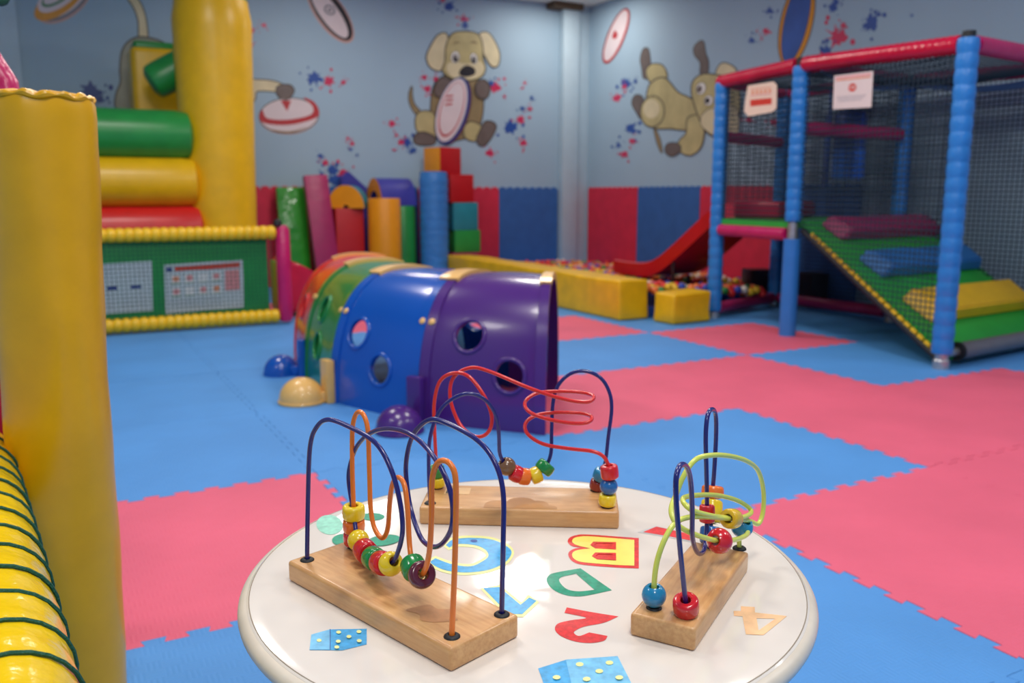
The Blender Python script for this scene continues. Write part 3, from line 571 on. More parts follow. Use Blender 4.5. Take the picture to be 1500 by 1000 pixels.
# ------------------------------------------------------------------ caterpillar tunnel
J = [((1.756, 2.98), (.574, .819)), ((1.372, 3.42), (.85, .53)), ((1.147, 3.97), (.985, .17)), ((1.19, 4.62), (.99, -.14)), ((1.27, 5.15), (.96, -.28))]
TW, TT = .80, .62
tn = thing('crawl_tunnel', 'multicoloured plastic crawl tunnel with round portholes on the blue mats', 'play tunnel', (1.7, 4.0, 0))
def arch(j, a, off=0.0):
    (x, y), (dx, dy) = j; d = math.hypot(dx, dy); dx, dy = dx/d, dy/d
    c, s = math.cos(a), math.sin(a)
    t = TW/2 - (TW/2+off)*math.copysign(abs(c)**.78, c); z = (TT+off)*max(0, s)**.86
    return Vector((x+dx*t, y+dy*t, z))
def jl(a, b, f): return (tuple(a[0][k]*(1-f)+b[0][k]*f for k in (0, 1)), tuple(a[1][k]*(1-f)+b[1][k]*f for k in (0, 1)))
def arch_sheet(ja, jb, o0, o1, na, m, a0=0, a1=PI, lip=0):
    """closed shell between two arch stations, outer offset o1 and inner offset o0"""
    bm = bm_new(); G = []
    for off in (o1, o0):
        g = []
        for i in range(na+1):
            f = i/na; jj = jl(ja, jb, f)
            g.append([bm.verts.new(arch(jj, a0+(a1-a0)*k/m, off + (lip*math.sin(PI*f)**.6 if off == o1 else 0))) for k in range(m+1)])
        G.append(g)
    A, B = G
    for i in range(na):
        for k in range(m):
            bm.faces.new((A[i][k], A[i+1][k], A[i+1][k+1], A[i][k+1])); bm.faces.new((B[i][k], B[i][k+1], B[i+1][k+1], B[i+1][k]))
    for k in range(m):
        bm.faces.new((A[0][k], A[0][k+1], B[0][k+1], B[0][k])); bm.faces.new((A[na][k], B[na][k], B[na][k+1], A[na][k+1]))
    for i in range(na):
        bm.faces.new((A[i][0], B[i][0], B[i+1][0], A[i+1][0])); bm.faces.new((A[i][m], A[i+1][m], B[i+1][m], B[i][m]))
    return bm
def angle_at(z): return math.asin((z/TT)**(1/.86))
def cut(o, cutters):
    for bmc in cutters:
        me = bpy.data.meshes.new('c'); bmesh.ops.recalc_face_normals(bmc, faces=bmc.faces); bmc.to_mesh(me); bmc.free(); co = bpy.data.objects.new('c', me); C.objects.link(co)
        md = o.modifiers.new('b', 'BOOLEAN'); md.operation = 'DIFFERENCE'; md.object = co; md.solver = 'EXACT'
        dg = bpy.context.evaluated_depsgraph_get(); nm = bpy.data.meshes.new_from_object(o.evaluated_get(dg))
        o.modifiers.clear(); old = o.data; o.data = nm; bpy.data.objects.remove(co); bpy.data.meshes.remove(me); nm.name = old.name if False else o.name
    o.data.polygons.foreach_set('use_smooth', [True]*len(o.data.polygons)); o.data.set_sharp_from_angle(angle=math.radians(35))
SEGM = [('plastic_purple', [(.28, .235), (.62, .385)], 'purple'), ('plastic_blue', [(.42, .20), (.73, .345)], 'blue'), ('plastic_green', [(.55, .40), (.50, .22)], 'green'), ('plastic_red', [(.5, .35)], 'red')]
SEGO = []
for q, (m, holes, cn) in enumerate(SEGM):
    ja, jb = J[q], J[q+1]
    o = obj('tunnel_segment', arch_sheet(ja, jb, -.012, 0, 12, 44, lip=.012), m, tn, label=cn+' arched tunnel segment')
    cs = []; rims = []
    for f, z in holes:
        jj = jl(ja, jb, f); a = angle_at(z)
        for side in (a, PI-a):
            if (q == 0 or (q == 2 and z < .3)) and side != a: continue
            P = arch(jj, side); e = .02
            ta = (arch(jj, side+e)-arch(jj, side-e)).normalized(); tl = (arch(jl(ja, jb, f+e), side)-arch(jl(ja, jb, f-e), side)).normalized()
            n = ta.cross(tl).normalized(); P = P + n*0
            wide = 1.0 if side == a else min(1.0, (arch(jb, side)-arch(ja, side)).length*.36/.075)
            b = bm_new(); add_lathe(b, [(0, -.12), (.066*wide, -.12), (.066*wide, .12), (0, .12)], P, n, 32); cs.append(b)
            ring = []
            for k in range(36):
                t = k*2*PI/36; du, dv = math.cos(t)*.07*wide, math.sin(t)*.07*wide
                Ls = (arch(jb, side)-arch(ja, side)).length
                # walk on the surface
                f2 = f+du/Ls; jj2 = jl(ja, jb, max(.02, min(.98, f2))); per = (arch(jj, side+e)-arch(jj, side-e)).length/(2*e)
                ring.append(arch(jj2, side+dv/per, .012*math.sin(PI*f2)**.6 if 0 < f2 < 1 else 0))
            rims.append(ring)
    cut(o, cs); SEGO.append(o)
    for ring in rims:
        b = bm_new(); add_tube(b, ring, .0095, 10, closed=True); obj('porthole_rim', b, m, o)
for q, j in enumerate(J):                     # flanges, tan clips and bolts at the joints
    for side, col in ((-1, q-1), (1, q)):
        if not 0 <= col < 4: continue
        other = J[col+1] if side == 1 else J[col]
        b = arch_sheet(jl(j, other, .002), jl(j, other, .085), -.014, .012, 2, 44); obj('joint_flange', b, SEGM[col][0], SEGO[col])
        if q not in (0, 4):
            for aa in (angle_at(.43),):
                p = arch(jl(j, other, .045), aa, .012); n = (p-arch(jl(j, other, .045), aa, -.05)).normalized()
                b = bm_new(); add_lathe(b, [(0, .008), (.010, .007), (.016, .002), (.016, -.002)], p, n, 16); obj('joint_bolt', b, 'plastic_tan', SEGO[col], label='tan bolt')
    b = bm_new()
    for side in (-1, 1):
        if not 0 <= q+side <= 4: continue
        merge(b, arch_sheet(jl(j, J[q+side], -.004), jl(j, J[q+side], .105), .004, .021, 3, 14, PI*.40, PI*.585))
    obj('top_clip', b, 'plastic_tan', tn, label='tan top clip')
def foot(c, r, col, joint):
    b = bm_new(); n = 12; prof = [(0, 0), (r*1.03, 0), (r*1.06, .008), (r*1.03, .016)] + [(r*math.cos(a), .016+r*.98*math.sin(a)) for a in [k*PI/2/n for k in range(n)]] + [(0, .016+r*.98)]
    add_lathe(b, prof, (c[0], c[1], 0), seg=36); ft = obj('tunnel_foot', b, col, tn, label=col.split('_')[1]+' domed foot')
    (x, y), (dx, dy) = joint; d = Vector((x-c[0], y-c[1], 0)); rot = Matrix.Rotation(math.atan2(dy, dx), 3, 'Z'); p = Vector((x, y, 0)) - Vector((dx, dy, 0)).normalized()*.022
    b = bm_new(); add_box(b, (p.x, p.y, .105), (.04, .075, .21), rot, .008); add_box(b, ((p.x+c[0])/2, (p.y+c[1])/2, .03), (d.length*.7, .05, .05), Matrix.Rotation(math.atan2(d.y, d.x), 3, 'Z'), .006)
    obj('foot_bracket', b, col, tn)
foot((1.015, 4.03), .108, 'plastic_tan', J[2]); foot((1.24, 3.315), .10, 'plastic_purple', J[1]); foot((1.085, 4.74), .095, 'plastic_blue', J[3])
for q in (1, 2, 3):
    (x, y), (dx, dy) = J[q]; d = math.hypot(dx, dy); foot((x+dx/d*(TW+.13), y+dy/d*(TW+.13)), .095, ('plastic_blue', 'plastic_red', 'plastic_tan')[q-1], ((x+dx/d*(TW+.03), y+dy/d*(TW+.03)), (-dx, -dy)))

# ------------------------------------------------------------------ yellow padded pillar and railing, left foreground
PC = Vector((.012, 1.74, 0)); R_ = .088
bm = bm_new(); prof = [(0, .003), (R_*1.0, .003)] + [(R_*(1+.012*math.sin(k*1.7)), .05+k*.06) for k in range(18)] + [(R_*1.0, 1.115), (R_*.985, 1.138), (R_*.93, 1.152), (R_*.5, 1.158), (0, 1.158)]
add_lathe(bm, prof, PC, seg=56)
for v in bm.verts:
    d = v.co-PC; a = math.atan2(d.y, d.x)
    if v.co.z > 1.1: v.co.z += .002*math.sin(9*a)+.0015*math.sin(17*a+1); 
    v.co += RGT*(-.012-.025*(1.0-v.co.z))
    if v.co.z > .02: v.co.x += .0025*math.sin(v.co.z*7+a*2); v.co.y += .002*math.cos(v.co.z*9+a*3)
pl = thing('padded_pillar', 'thick yellow vinyl padded pillar in the left foreground', 'pillar', PC)
obj('vinyl_cover', bm, 'vinyl_yellow_deep', pl)
bm = bm_new(); ring = []
for k in range(120):
    a = k*2*PI/120; ring.append(PC+RGT*(-.009)+Vector((math.cos(a)*R_*(.962+.006*math.sin(11*a)), math.sin(a)*R_*(.962+.006*math.sin(11*a)), 1.148+.002*math.sin(9*a)+.0015*math.sin(17*a+1))))
add_tube(bm, ring, [.005+.0018*math.sin(k*.9)+.001*math.sin(k*.37) for k in range(120)], 8, closed=True); obj('gathered_hem', bm, 'vinyl_yellow_deep', pl)
rl = thing('padded_railing', 'yellow padded rail wound with green rope and its magenta post', 'railing', (-.137, 1.90, 0))
ra, rb = Vector((-.050, .55, .500)), Vector((-.165, 1.82, .497)); n = 70
bm = bm_new(); pts = [ra.lerp(rb, k/n) for k in range(n+1)]; add_tube(bm, pts, [.075*(1+.015*math.sin(k*2.1)) for k in range(n+1)], 28); rr_ = obj('rail', bm, 'vinyl_yellow_rail', rl)
dr = (rb-ra).normalized(); u = Vector((0, 0, 1)); v = dr.cross(u).normalized(); pts = []
L_ = (rb-ra).length; turns = 17
for k in range(turns*28):
    t = k/(turns*28); a = k/28*2*PI; pts.append(ra+dr*(t*L_)+(u*math.cos(a)+v*math.sin(a))*.0768)
bm = bm_new(); add_tube(bm, pts, .0024, 6); obj('wound_rope', bm, 'rope_green', rr_, label='green rope')
pm = Vector((-.115, 1.905, 0))
bm = bm_new(); add_tube(bm, [pm+Vector((0, 0, z)) for z in (.0, .2, .4, .44, .48, .52, .62, .9, 1.3, 1.6)], [.05, .05, .05, .046, .03, .046, .05, .05, .05, .05], 24); rp_ = obj('post', bm, 'vinyl_magenta', rl, label='magenta padded post')
bm = bm_new(); pts = [pm+Vector((math.cos(k*.45)*.053, math.sin(k*.45)*.053, .02+k*.0095)) for k in range(165)]; add_tube(bm, pts, .0028, 6); obj('post_rope', bm, 'rope_green', rp_, label='green rope')
bm = bm_new(); add_tube(bm, [(-.29, 2.16, 1.62), (-.205, 2.12, 1.47), (-.132, 2.09, 1.34), (-.070, 2.06, 1.2), (-.064, 2.06, 1.08), (-.064, 2.06, .0)], [.012, .024, .034, .044, .046, .046], 24); obj('brace', bm, 'vinyl_magenta', rl, label='magenta padded brace')
bm = bm_new(); add_tube(bm, spline([at_y(-30, -12, 2.1), at_y(-10, 2, 2.1), at_y(3, 5, 2.1), at_y(10, 0, 2.1), at_y(6, -12, 2.1), at_y(-20, -22, 2.1)], .01), .008, 8); obj('rope_knot', bm, 'rope_green', rl, label='green rope knot')

# ------------------------------------------------------------------ play fence with notices
def ridged(bm, a, b, r, per, depth=.12, seg=20):
    a, b = Vector(a), Vector(b); L = (b-a).length; nn = max(1, int(L/per)); pts, rs = [], []
    for k in range(nn):
        for f, rr in ((0.02, 1-depth), (.16, .96), (.5, 1), (.84, .96), (.98, 1-depth)):
            pts.append(a.lerp(b, (k+f)/nn)); rs.append(r*rr)
    add_tube(bm, pts, rs, seg)
def netting(bm, o, u, v, du, dv, r=.0022, sp=.034, sag=0):
    """square-mesh net on the parallelogram o, o+u*du ... as real strands"""
    o = Vector(o); u = Vector(u).normalized(); v = Vector(v).normalized(); nu, nv = int(du/sp), int(dv/sp); nrm = u.cross(v).normalized()
    def P(a, b): return o+u*(du*a)+v*(dv*b)-Vector((0, 0, 1))*sag*math.sin(PI*a)*math.sin(PI*b)
    st = 6 if sag else 1
    for i in range(nu+1): add_tube(bm, [P(i/nu, k/st) for k in range(st+1)], r, 4, caps=False)
    for i in range(nv+1): add_tube(bm, [P(k/st, i/nv) for k in range(st+1)], r, 4, caps=False)
FY = 6.66
fn = thing('play_fence', 'low green padded fence with yellow ridged rails beside the inflatable', 'fence', (.5, FY, 0))
bm = bm_new(); ridged(bm, (-.75, FY, .70), (1.52, FY-.02, .70), .053, .058, .2); obj('top_rail', bm, 'vinyl_yellow', fn, label='yellow ridged top rail')
bm = bm_new(); ridged(bm, (-.75, FY, .065), (1.52, FY-.02, .065), .053, .058, .2); obj('bottom_rail', bm, 'vinyl_yellow', fn, label='yellow ridged bottom rail')
bm = bm_new(); add_box(bm, (.36, FY+.03, .38), (2.2, .03, .56), bevel=.01); obj('panel', bm, 'vinyl_green', fn, label='green vinyl panel')
bm = bm_new(); netting(bm, (-.74, FY-.03, .11), (1, 0, 0), (0, 0, 1), 2.22, .54, .0022, .03); obj('netting', bm, 'net_green', fn)
bm = bm_new(); add_tube(bm, [(1.575, FY-.02, z) for z in (.02, .05, .4, .72, .755)], [.042, .054, .056, .054, .03], 20); obj('end_post', bm, 'vinyl_magenta', fn, label='magenta padded end post')
bm = bm_new(); add_lathe(bm, [(0, .75), (.03, .75), (.032, .78), (.02, .80), (0, .80)], (1.54, FY-.03, 0), seg=16); obj('post_cap', bm, 'black_rubber', fn)
def notice(name, label, corners, nrm, shapes, group=None):
    c = sum((Vector(p) for p in corners), Vector())/4; nrm = Vector(nrm).normalized(); cc = [Vector(p) for p in corners]
    def fnc(u, v): return cc[0]*(1-u)*(1-v)+cc[1]*u*(1-v)+cc[2]*u*v+cc[3]*(1-u)*v
    root = thing(name, label, 'notice', c)
    bm = bm_new(); outer = shapes[0]
    add_prism(bm, outer[0], lambda u, v: fnc(u, v)-nrm*.002, nrm*.002, 0)
    sheet = obj('sheet', bm, outer[1], root, smooth=None)
    names = []; bm = bm_new()
    for lp, col in shapes[1:]:
        if col not in names: names.append(col)
        add_flat(bm, [lp], fnc, nrm, .0008+.0001*names.index(col), names.index(col))
    obj('print', bm, names, sheet, smooth=None); return root
SQ = [(0, 0), (1, 0), (1, 1), (0, 1)]
def rc(a, b, c, d): return [(a, b), (c, b), (c, d), (a, d)]
NY = FY+.008
sh = [(SQ, 'ink_p_paperwhite'), (rc(.68, .46, .84, .53), 'ink_p_navy'), (rc(.34, .46, .49, .53), 'ink_p_navy')]
for yy in (.12, .2, .28, .62, .7, .78, .86): sh += [(rc(.06, yy, .44, yy+.012), 'ink_p_grey'), (rc(.52, yy, .92, yy+.012), 'ink_p_grey')]
notice('notice_sheet', 'pale notice with two small navy bars on the green fence', [at_y(120, 388, NY), at_y(222, 382, NY), at_y(224, 455, NY), at_y(122, 462, NY)], (0, -1, 0), sh)
sh = [(SQ, 'ink_p_paperwhite'), (rc(.13, .05, .96, .15), 'ink_p_red'), (rc(.03, .06, .10, .15), 'ink_p_navy')]
for r in range(2):
    for c in range(4):
        x0, y0 = .08+c*.17, .22+r*.26; sh += [(rc(x0, y0, x0+.12, y0+.2), 'ink_white'), (ell(x0+.06, y0+.08, .045, .06, 0, 12), ('ink_p_orange', 'ink_p_pink', 'ink_p_red', 'ink_p_pink')[(r+c) % 4]), (rc(x0, y0+.17, x0+.12, y0+.19), 'ink_m_green')]
sh += [(rc(.76, .2, .95, .62), 'ink_p_pink')] + [(rc(.05, y, .7, y+.012), 'ink_p_grey') for y in (.76, .82, .88)]
notice('notice_sheet', 'safety notice with a red heading and picture grid on the green fence', [at_y(240, 388, NY), at_y(356, 380, NY), at_y(357, 450, NY), at_y(243, 460, NY)], (0, -1, 0), sh)

# ------------------------------------------------------------------ inflatable castle behind the fence
ic = thing('inflatable_castle', 'yellow, green and red inflatable castle behind the green fence', 'inflatable', (.6, 7.8, 0))
def bolster(name, a, b, r, m, label=None, ruffle=0, seg=36):
    a, b = Vector(a), Vector(b); bm = bm_new(); n = 20; pts, rs = [], []
    for k in range(n+1):
        t = k/n; pts.append(a.lerp(b, t)); e = min(t, 1-t)*(b-a).length
        rs.append(r*(1 if e > .06 else .93+.07*math.sqrt(max(0, e/.06))))
    pts = [a+(a-b).normalized()*.03] + pts + [b+(b-a).normalized()*.03]; rs = [r*.6]+rs+[r*.6]
    add_tube(bm, pts, rs, seg)
    return obj(name, bm, m, ic, label=label)
bm = bm_new(); n = 30; pts = [Vector((1.345, 7.9, .0)).lerp(Vector((1.365, 7.9, 2.6)), k/n) for k in range(n+1)]
add_tube(bm, pts, [(.285+.04*k/n)*(1-.10*max(0, (k-28)/2)) * (1+.004*math.sin(k*1.9)) for k in range(n+1)], 44); obj('tower', bm, 'vinyl_yellow', ic, label='yellow inflated tower')
bm = bm_new(); add_lathe(bm, [(.30, 2.59), (.28, 2.64), (.15, 2.70), (0, 2.71)], (1.365, 7.9, 0), seg=30); obj('tower_cap', bm, 'vinyl_green', ic, label='green tower cap')
bolster('wall_roll', (-.9, 7.8, 1.47), (1.10, 7.8, 1.47), .20, 'vinyl_green', 'green inflated roll')
bolster('wall_roll', (-.9, 7.78, 1.085), (1.12, 7.78, 1.085), .205, 'vinyl_yellow', 'yellow inflated roll')
bolster('wall_roll', (-.9, 7.78, .70), (1.14, 7.78, .70), .20, 'vinyl_red', 'red inflated roll')
bolster('wall_roll', (-.9, 7.8, .30), (1.14, 7.8, .30), .22, 'vinyl_yellow', 'yellow inflated base roll')
bm = bm_new(); add_box(bm, (1.03, 8.75, 1.15), (.52, .4, 2.26), bevel=.06, seg=4); obj('rear_block', bm, 'vinyl_yellow', ic, label='yellow inflated rear block')
bm = bm_new(); add_box(bm, (1.03, 8.75, 2.29), (.46, .36, .08), bevel=.03, seg=3); obj('block_top', bm, 'vinyl_green', ic, label='green block top')
bolster('cross_roll', (.90, 8.2, 1.93), (1.5, 8.15, 2.28), .15, 'vinyl_green', 'green slanting roll')

bm = bm_new(); prof = [(1.66, .04), (2.12, .04), (2.10, .16), (1.98, .30), (1.86, .385), (1.74, .45), (1.66, .475)]
t = bm_new(); add_prism(t, prof, lambda u, v: Vector((u, 6.95, v)), (0, .5, 0)); bmesh.ops.bevel(t, geom=[e for e in t.edges], offset=.025, segments=3, affect='EDGES'); merge(bm, t)
rw = thing('inflatable_wedge', 'shiny red inflatable wedge just right of the magenta fence post', 'inflatable', (1.85, 7.2, 0)); obj('cover', bm, 'vinyl_red_glossy', rw)
bm = bm_new(); add_box(bm, (1.648, 7.18, .24), (.03, .4, .40), bevel=.01); obj('side_panel', bm, 'vinyl_green', rw, label='light green side panel')
bm = bm_new(); add_box(bm, (1.88, 7.2, .02), (.44, .44, .04)); obj('base', bm, 'vinyl_black', rw)

# ------------------------------------------------------------------ soft foam shapes against the back wall
def rx(a): return Matrix.Rotation(a, 3, 'X')
def rzm(a): return Matrix.Rotation(a, 3, 'Z')
bm = bm_new(); add_box(bm, (2.30, 9.2, .535), (.30, .09, 1.05), rx(-.14), .012)
mt = single('foam_mat', bm, 'vinyl_green_glossy', 'glossy green folded mat leaning against the red wall pad', 'foam mat', (2.3, 9.12, 0))
bm = bm_new(); add_box(bm, (2.56, 9.02, .60), (.25, .09, 1.18), Matrix.Rotation(-.055, 3, 'Y') @ rx(-.16), .012)
single('foam_mat', bm, 'vinyl_magenta_soft', 'tall magenta mat leaning against the wall beside the green mat', 'foam mat', (2.6, 8.95, 0))
bm = bm_new(); add_box(bm, (2.85, 9.06, .42), (.30, .26, .84), rzm(-.08), .015)
single('foam_block', bm, 'vinyl_darkred', 'tall red foam block below the teal arch piece', 'foam block', (2.84, 9.0, 0))
def half_arch(c, ro, ri, wd, a0, a1, rot, m_face, m_side, name, label, zs=1):
    bm = bm_new(); n = 18; P = [(ro*math.cos(a0+(a1-a0)*k/n), ro*math.sin(a0+(a1-a0)*k/n)) for k in range(n+1)] + [(ri*math.cos(a1+(a0-a1)*k/n), ri*math.sin(a1+(a0-a1)*k/n)) for k in range(n+1)]
    t = bm_new(); add_prism(t, P, lambda u, v: Vector((u, -wd/2, v*zs)), (0, wd, 0)); bmesh.ops.transform(t, matrix=Matrix.Translation(c) @ rot.to_4x4(), verts=t.verts)
    ax = rot @ Vector((0, 1, 0)); merge(bm, t); bmesh.ops.recalc_face_normals(bm, faces=bm.faces)
    for f in bm.faces: f.material_index = 1 if abs(f.normal.dot(ax)) > .9 else 0
    return single(name, bm, [m_face, m_side], label, 'foam block', c)
half_arch((2.86, 9.03, .842), .20, .03, .20, .0, PI, rzm(-.6), 'vinyl_teal', 'vinyl_orange', 'foam_arch', 'teal foam arch with orange side on top of the red block', 1.2)
bm = bm_new(); add_lathe(bm, [(0, 0), (.172, 0), (.175, .01), (.172, .93), (.165, .945), (0, .945)], (3.175, 8.80, 0), seg=40)
single('foam_cylinder', bm, 'vinyl_orange', 'amber yellow foam cylinder standing in the middle of the soft shapes', 'foam cylinder', (3.175, 8.80, 0))
bm = bm_new(); t = bm_new(); add_prism(t, [(2.86, 0), (3.14, 0), (3.14, 1.06), (2.94, 1.235), (2.86, 1.16)], lambda u, v: Vector((u, 9.245, v)), (0, .11, 0)); bmesh.ops.bevel(t, geom=t.edges[:], offset=.012, segments=2, affect='EDGES'); merge(bm, t)
single('foam_wedge', bm, 'vinyl_purple', 'purple blue foam wedge with slanted top at the wall behind the amber cylinder', 'foam block', (3.0, 9.3, 0))
bm = bm_new(); add_lathe(bm, [(0, 0), (.155, 0), (.158, .01), (.152, .85), (.145, .86), (0, .86)], (3.485, 9.10, 0), seg=40)
single('foam_cylinder', bm, 'vinyl_green', 'green foam cylinder beside the tall blue roll', 'foam cylinder', (3.485, 9.10, 0))
half_arch((3.39, 9.16, .862), .20, .11, .42, .0, PI, rzm(-PI/2+.12), 'vinyl_purple', 'vinyl_orange', 'foam_arch', 'purple foam half arch with orange end on top of the green cylinder', 1.5)
bm = bm_new(); add_lathe(bm, [(0, 0), (.155, 0), (.16, .02)] + [(.158+.004*math.sin(k*2.3), .05+k*.035) for k in range(33)] + [(.15, 1.225), (.11, 1.235), (0, 1.235)], (3.80, 8.92, 0), seg=40)
single('foam_roll', bm, 'vinyl_blue_roll', 'tall blue crinkled vinyl roll standing by the stacked cubes', 'foam roll', (3.80, 8.92, 0))
def cube(x, y, z0, z1, w, m, label, rot=0, side=None):
    bm = bm_new(); add_box(bm, (x, y, (z0+z1)/2), (w, w, z1-z0), rzm(rot), .012); bmesh.ops.recalc_face_normals(bm, faces=bm.faces)
    if side:
        for f in bm.faces:
            if f.normal.x < -.6: f.material_index = 1
    single('foam_cube', bm, [m, side] if side else m, label, 'foam cube', (x, y, z0), 'stacked foam cubes')
cube(4.17, 9.05, 0, .335, .32, 'vinyl_magenta_soft', 'magenta foam cube at the bottom of the cube stack')
cube(4.20, 9.05, .335, .585, .32, 'vinyl_green', 'green foam cube second from the bottom of the cube stack')
cube(4.18, 9.05, .585, .895, .31, 'vinyl_teal', 'teal foam cube in the middle of the cube stack')
cube(4.13, 9.05, .895, 1.205, .30, 'vinyl_darkred', 'red foam cube second from the top of the cube stack', .04)
cube(3.98, 9.08, 1.205, 1.50, .30, 'vinyl_darkred', 'red foam cube with yellow side on top of the cube stack', .25, 'vinyl_orange')

# ------------------------------------------------------------------ ball pit
def pad(c, size, label, rot=0):
    bm = bm_new(); t = bm_new(); add_box(t, (0, 0, 0), size, None, .02, 3); bmesh.ops.subdivide_edges(t, edges=[e for e in t.edges if e.calc_length() > .15], cuts=6, use_grid_fill=True)
    for v in t.verts: v.co += Vector((.006*math.sin(v.co.y*9+v.co.z*11), .006*math.sin(v.co.x*10+v.co.z*7), .005*math.sin(v.co.y*6+v.co.x*5)))*(1 if v.co.z > -size[2]*.4 else 0)
    bmesh.ops.transform(t, matrix=Matrix.Translation(c) @ Matrix.Rotation(rot, 4, 'Z'), verts=t.verts); merge(bm, t)
    single('ball_pit_wall', bm, 'vinyl_yellow_pit', label, 'ball pit wall', (c[0], c[1], 0))
pad((4.06, 7.175, .160), (.29, 3.31, .315), 'long yellow padded wall of the ball pit')
pad((4.345, 5.275, .120), (.40, .23, .235), 'short yellow padded wall block of the ball pit by the blue post', .07)
COLS = ['red']*9+['orange']*5+['yellow']*4+['blue']*4+['green']*2+['white']*2
def ball_mesh(c):
    bm = bm_new(); bmesh.ops.create_uvsphere(bm, u_segments=18, v_segments=12, radius=.034); me = bpy.data.meshes.new('ball'); bm.to_mesh(me); bm.free()
    me.materials.append(M['ball_'+c]); me.polygons.foreach_set('use_smooth', [True]*len(me.polygons)); return me
BM = {c: ball_mesh(c) for c in set(COLS)}
spots = []
sp = .07; iy = 0; y = 5.47
while y < 8.80:
    x = 4.255 + (sp/2 if iy % 2 else 0)
    while x < 6.03:
        inpost = any(math.hypot(x-a, y-b) < .105 for a, b in ((4.7, 5.31), (5.72, 5.67))) or (y < 6.12 and x > 5.42) or (x < 4.62 and y < 5.64)
        if 4.8 < x < 5.44 and 5.9 < y < 7.0: inpost = True
        if not inpost: spots.append((x+random.uniform(-.003, .003), y+random.uniform(-.003, .003), .185-.045*(x-4.5)+random.uniform(0, .045)+.015*math.sin(x*5)*math.cos(y*3)))
        x += sp
    y += sp*.866; iy += 1
def seen(p):
    k = 4.17/p[0]; zc = CAM_H+(p[2]+.03-CAM_H)*k; yc = p[1]*k
    px = p[0]*RGT.x+p[1]*RGT.y; fw = p[0]*FWD.x+p[1]*FWD.y
    return (zc > .318 or yc < 5.53) and px/fw > .045
order = sorted(spots, key=lambda p: (not seen(p), math.hypot(p[0], p[1])))
for q, p in enumerate(order[:300]):
    c = random.choice(COLS); o = bpy.data.objects.new('pit_ball', BM[c]); C.objects.link(o); o.location = p
    tag(o, 'small %s plastic ball near the front of the ball pit' % c, 'ball', 'plastic balls in the ball pit')
bm = bm_new()
cl = sorted(set(COLS))
for p in order[300:]:
    t = bmesh.new(); bmesh.ops.create_icosphere(t, subdivisions=2, radius=.034); bmesh.ops.translate(t, vec=p, verts=t.verts); merge(bm, t, cl.index(random.choice(COLS)))
bl = obj('pit_balls', bm, ['ball_'+c for c in cl]); tag(bl, 'mass of coloured plastic balls filling the rest of the ball pit', 'balls', kind='stuff')
bm = bm_new(); add_prism(bm, [(4.22, 5.60), (4.58, 5.60), (4.58, 5.95), (5.40, 5.95), (5.40, 6.2), (6.07, 6.2), (6.07, 8.84), (4.22, 8.84)], lambda u, v: Vector((u, v, .004)), (0, 0, .07))
pb = single('ball_pit_base', bm, 'vinyl_navy', 'padded base hidden under the balls of the ball pit', 'ball pit base', (5.12, 7.36, .004))

# ------------------------------------------------------------------ red slide into the ball pit
sl = thing('slide', 'red plastic slide running from the platform down into the ball pit', 'slide', (5.1, 6.2, 0))
path = spline([(5.12, 5.44, .80), (5.12, 5.52, .78), (5.12, 5.70, .66), (5.12, 6.0, .46), (5.12, 6.25, .31), (5.12, 6.45, .255), (5.12, 6.7, .245), (5.12, 6.95, .25)], .04)
bm = bm_new(); sec = [(-.27, .10), (-.25, .11), (-.235, .095), (-.225, .0), (.225, .0), (.235, .095), (.25, .11), (.27, .10), (.262, -.02), (-.262, -.02)]
rings = []
for i, p in enumerate(path):
    t = (path[min(i+1, len(path)-1)]-path[max(0, i-1)]).normalized(); up = Vector((1, 0, 0)).cross(t).normalized(); rings.append([bm.verts.new(p+Vector((a, 0, 0))+up*b) for a, b in sec])
for A, B in zip(rings, rings[1:]):
    for k in range(len(sec)): bm.faces.new((A[k], A[(k+1) % len(sec)], B[(k+1) % len(sec)], B[k]))
bm.faces.new(rings[0]); bm.faces.new(rings[-1][::-1]); obj('chute', bm, 'slide_red', sl, smooth=35)
for x in (4.89, 5.35):
    for y, z in ((6.42, .23), (6.08, .40)):
        bm = bm_new(); add_tube(bm, [(x, y, .076), (x, y, z)], .018, 12); obj('leg', bm, 'vinyl_black', sl)

# ------------------------------------------------------------------ climbing frame
PN, PM, PF = Vector((4.45, 3.10, 0)), Vector((4.56, 4.38, 0)), Vector((4.70, 5.31, 0))
QN, QM, QF = Vector((5.87, 3.24, 0)), Vector((5.77, 4.48, 0)), Vector((5.72, 5.67, 0))
HN, HM, HF = 1.795, 1.855, 1.875
cf = thing('climbing_frame', 'blue and magenta padded soft play frame with netting and a green ramp', 'climbing frame', (5.1, 4.3, 0))
Z = lambda z: Vector((0, 0, z))
def post(p, h, z1=.12, wrinkled=True):
    bm = bm_new()
    if wrinkled: ridged(bm, p+Z(z1), p+Z(h), .059, .082, .085, 24)
    else: add_tube(bm, [p+Z(z1), p+Z(h)], .055, 24)
    return obj('post', bm, 'vinyl_blue', cf, label='blue padded post')
post(PN, HN+.02, .09); 
bm = bm_new(); ridged(bm, PM+Z(.80), PM+Z(HM-.02), .058, .070, .09, 24); pM = obj('post', bm, 'vinyl_blue', cf, label='blue padded post')
bm = bm_new(); add_tube(bm, [PM+Z(.0), PM+Z(.68)], .058, 28); obj('lower_sleeve', bm, 'vinyl_blue_plain', cf, label='smooth blue sleeve')
post(PF, HF-.04, .06); post(QN, HN, .06); post(QM, HM, .06); post(QF, HF, .06)
for p, z in ((PN, .0), (PF, 0), (QN, 0), (QM, 0), (QF, 0)):
    bm = bm_new(); add_lathe(bm, [(.0, z), (.045, z), (.045, z+.05), (.036, z+.06), (.036, z+.12), (0, z+.12)], p, seg=20); obj('foot_collar', bm, 'steel', cf, label='steel foot collar')
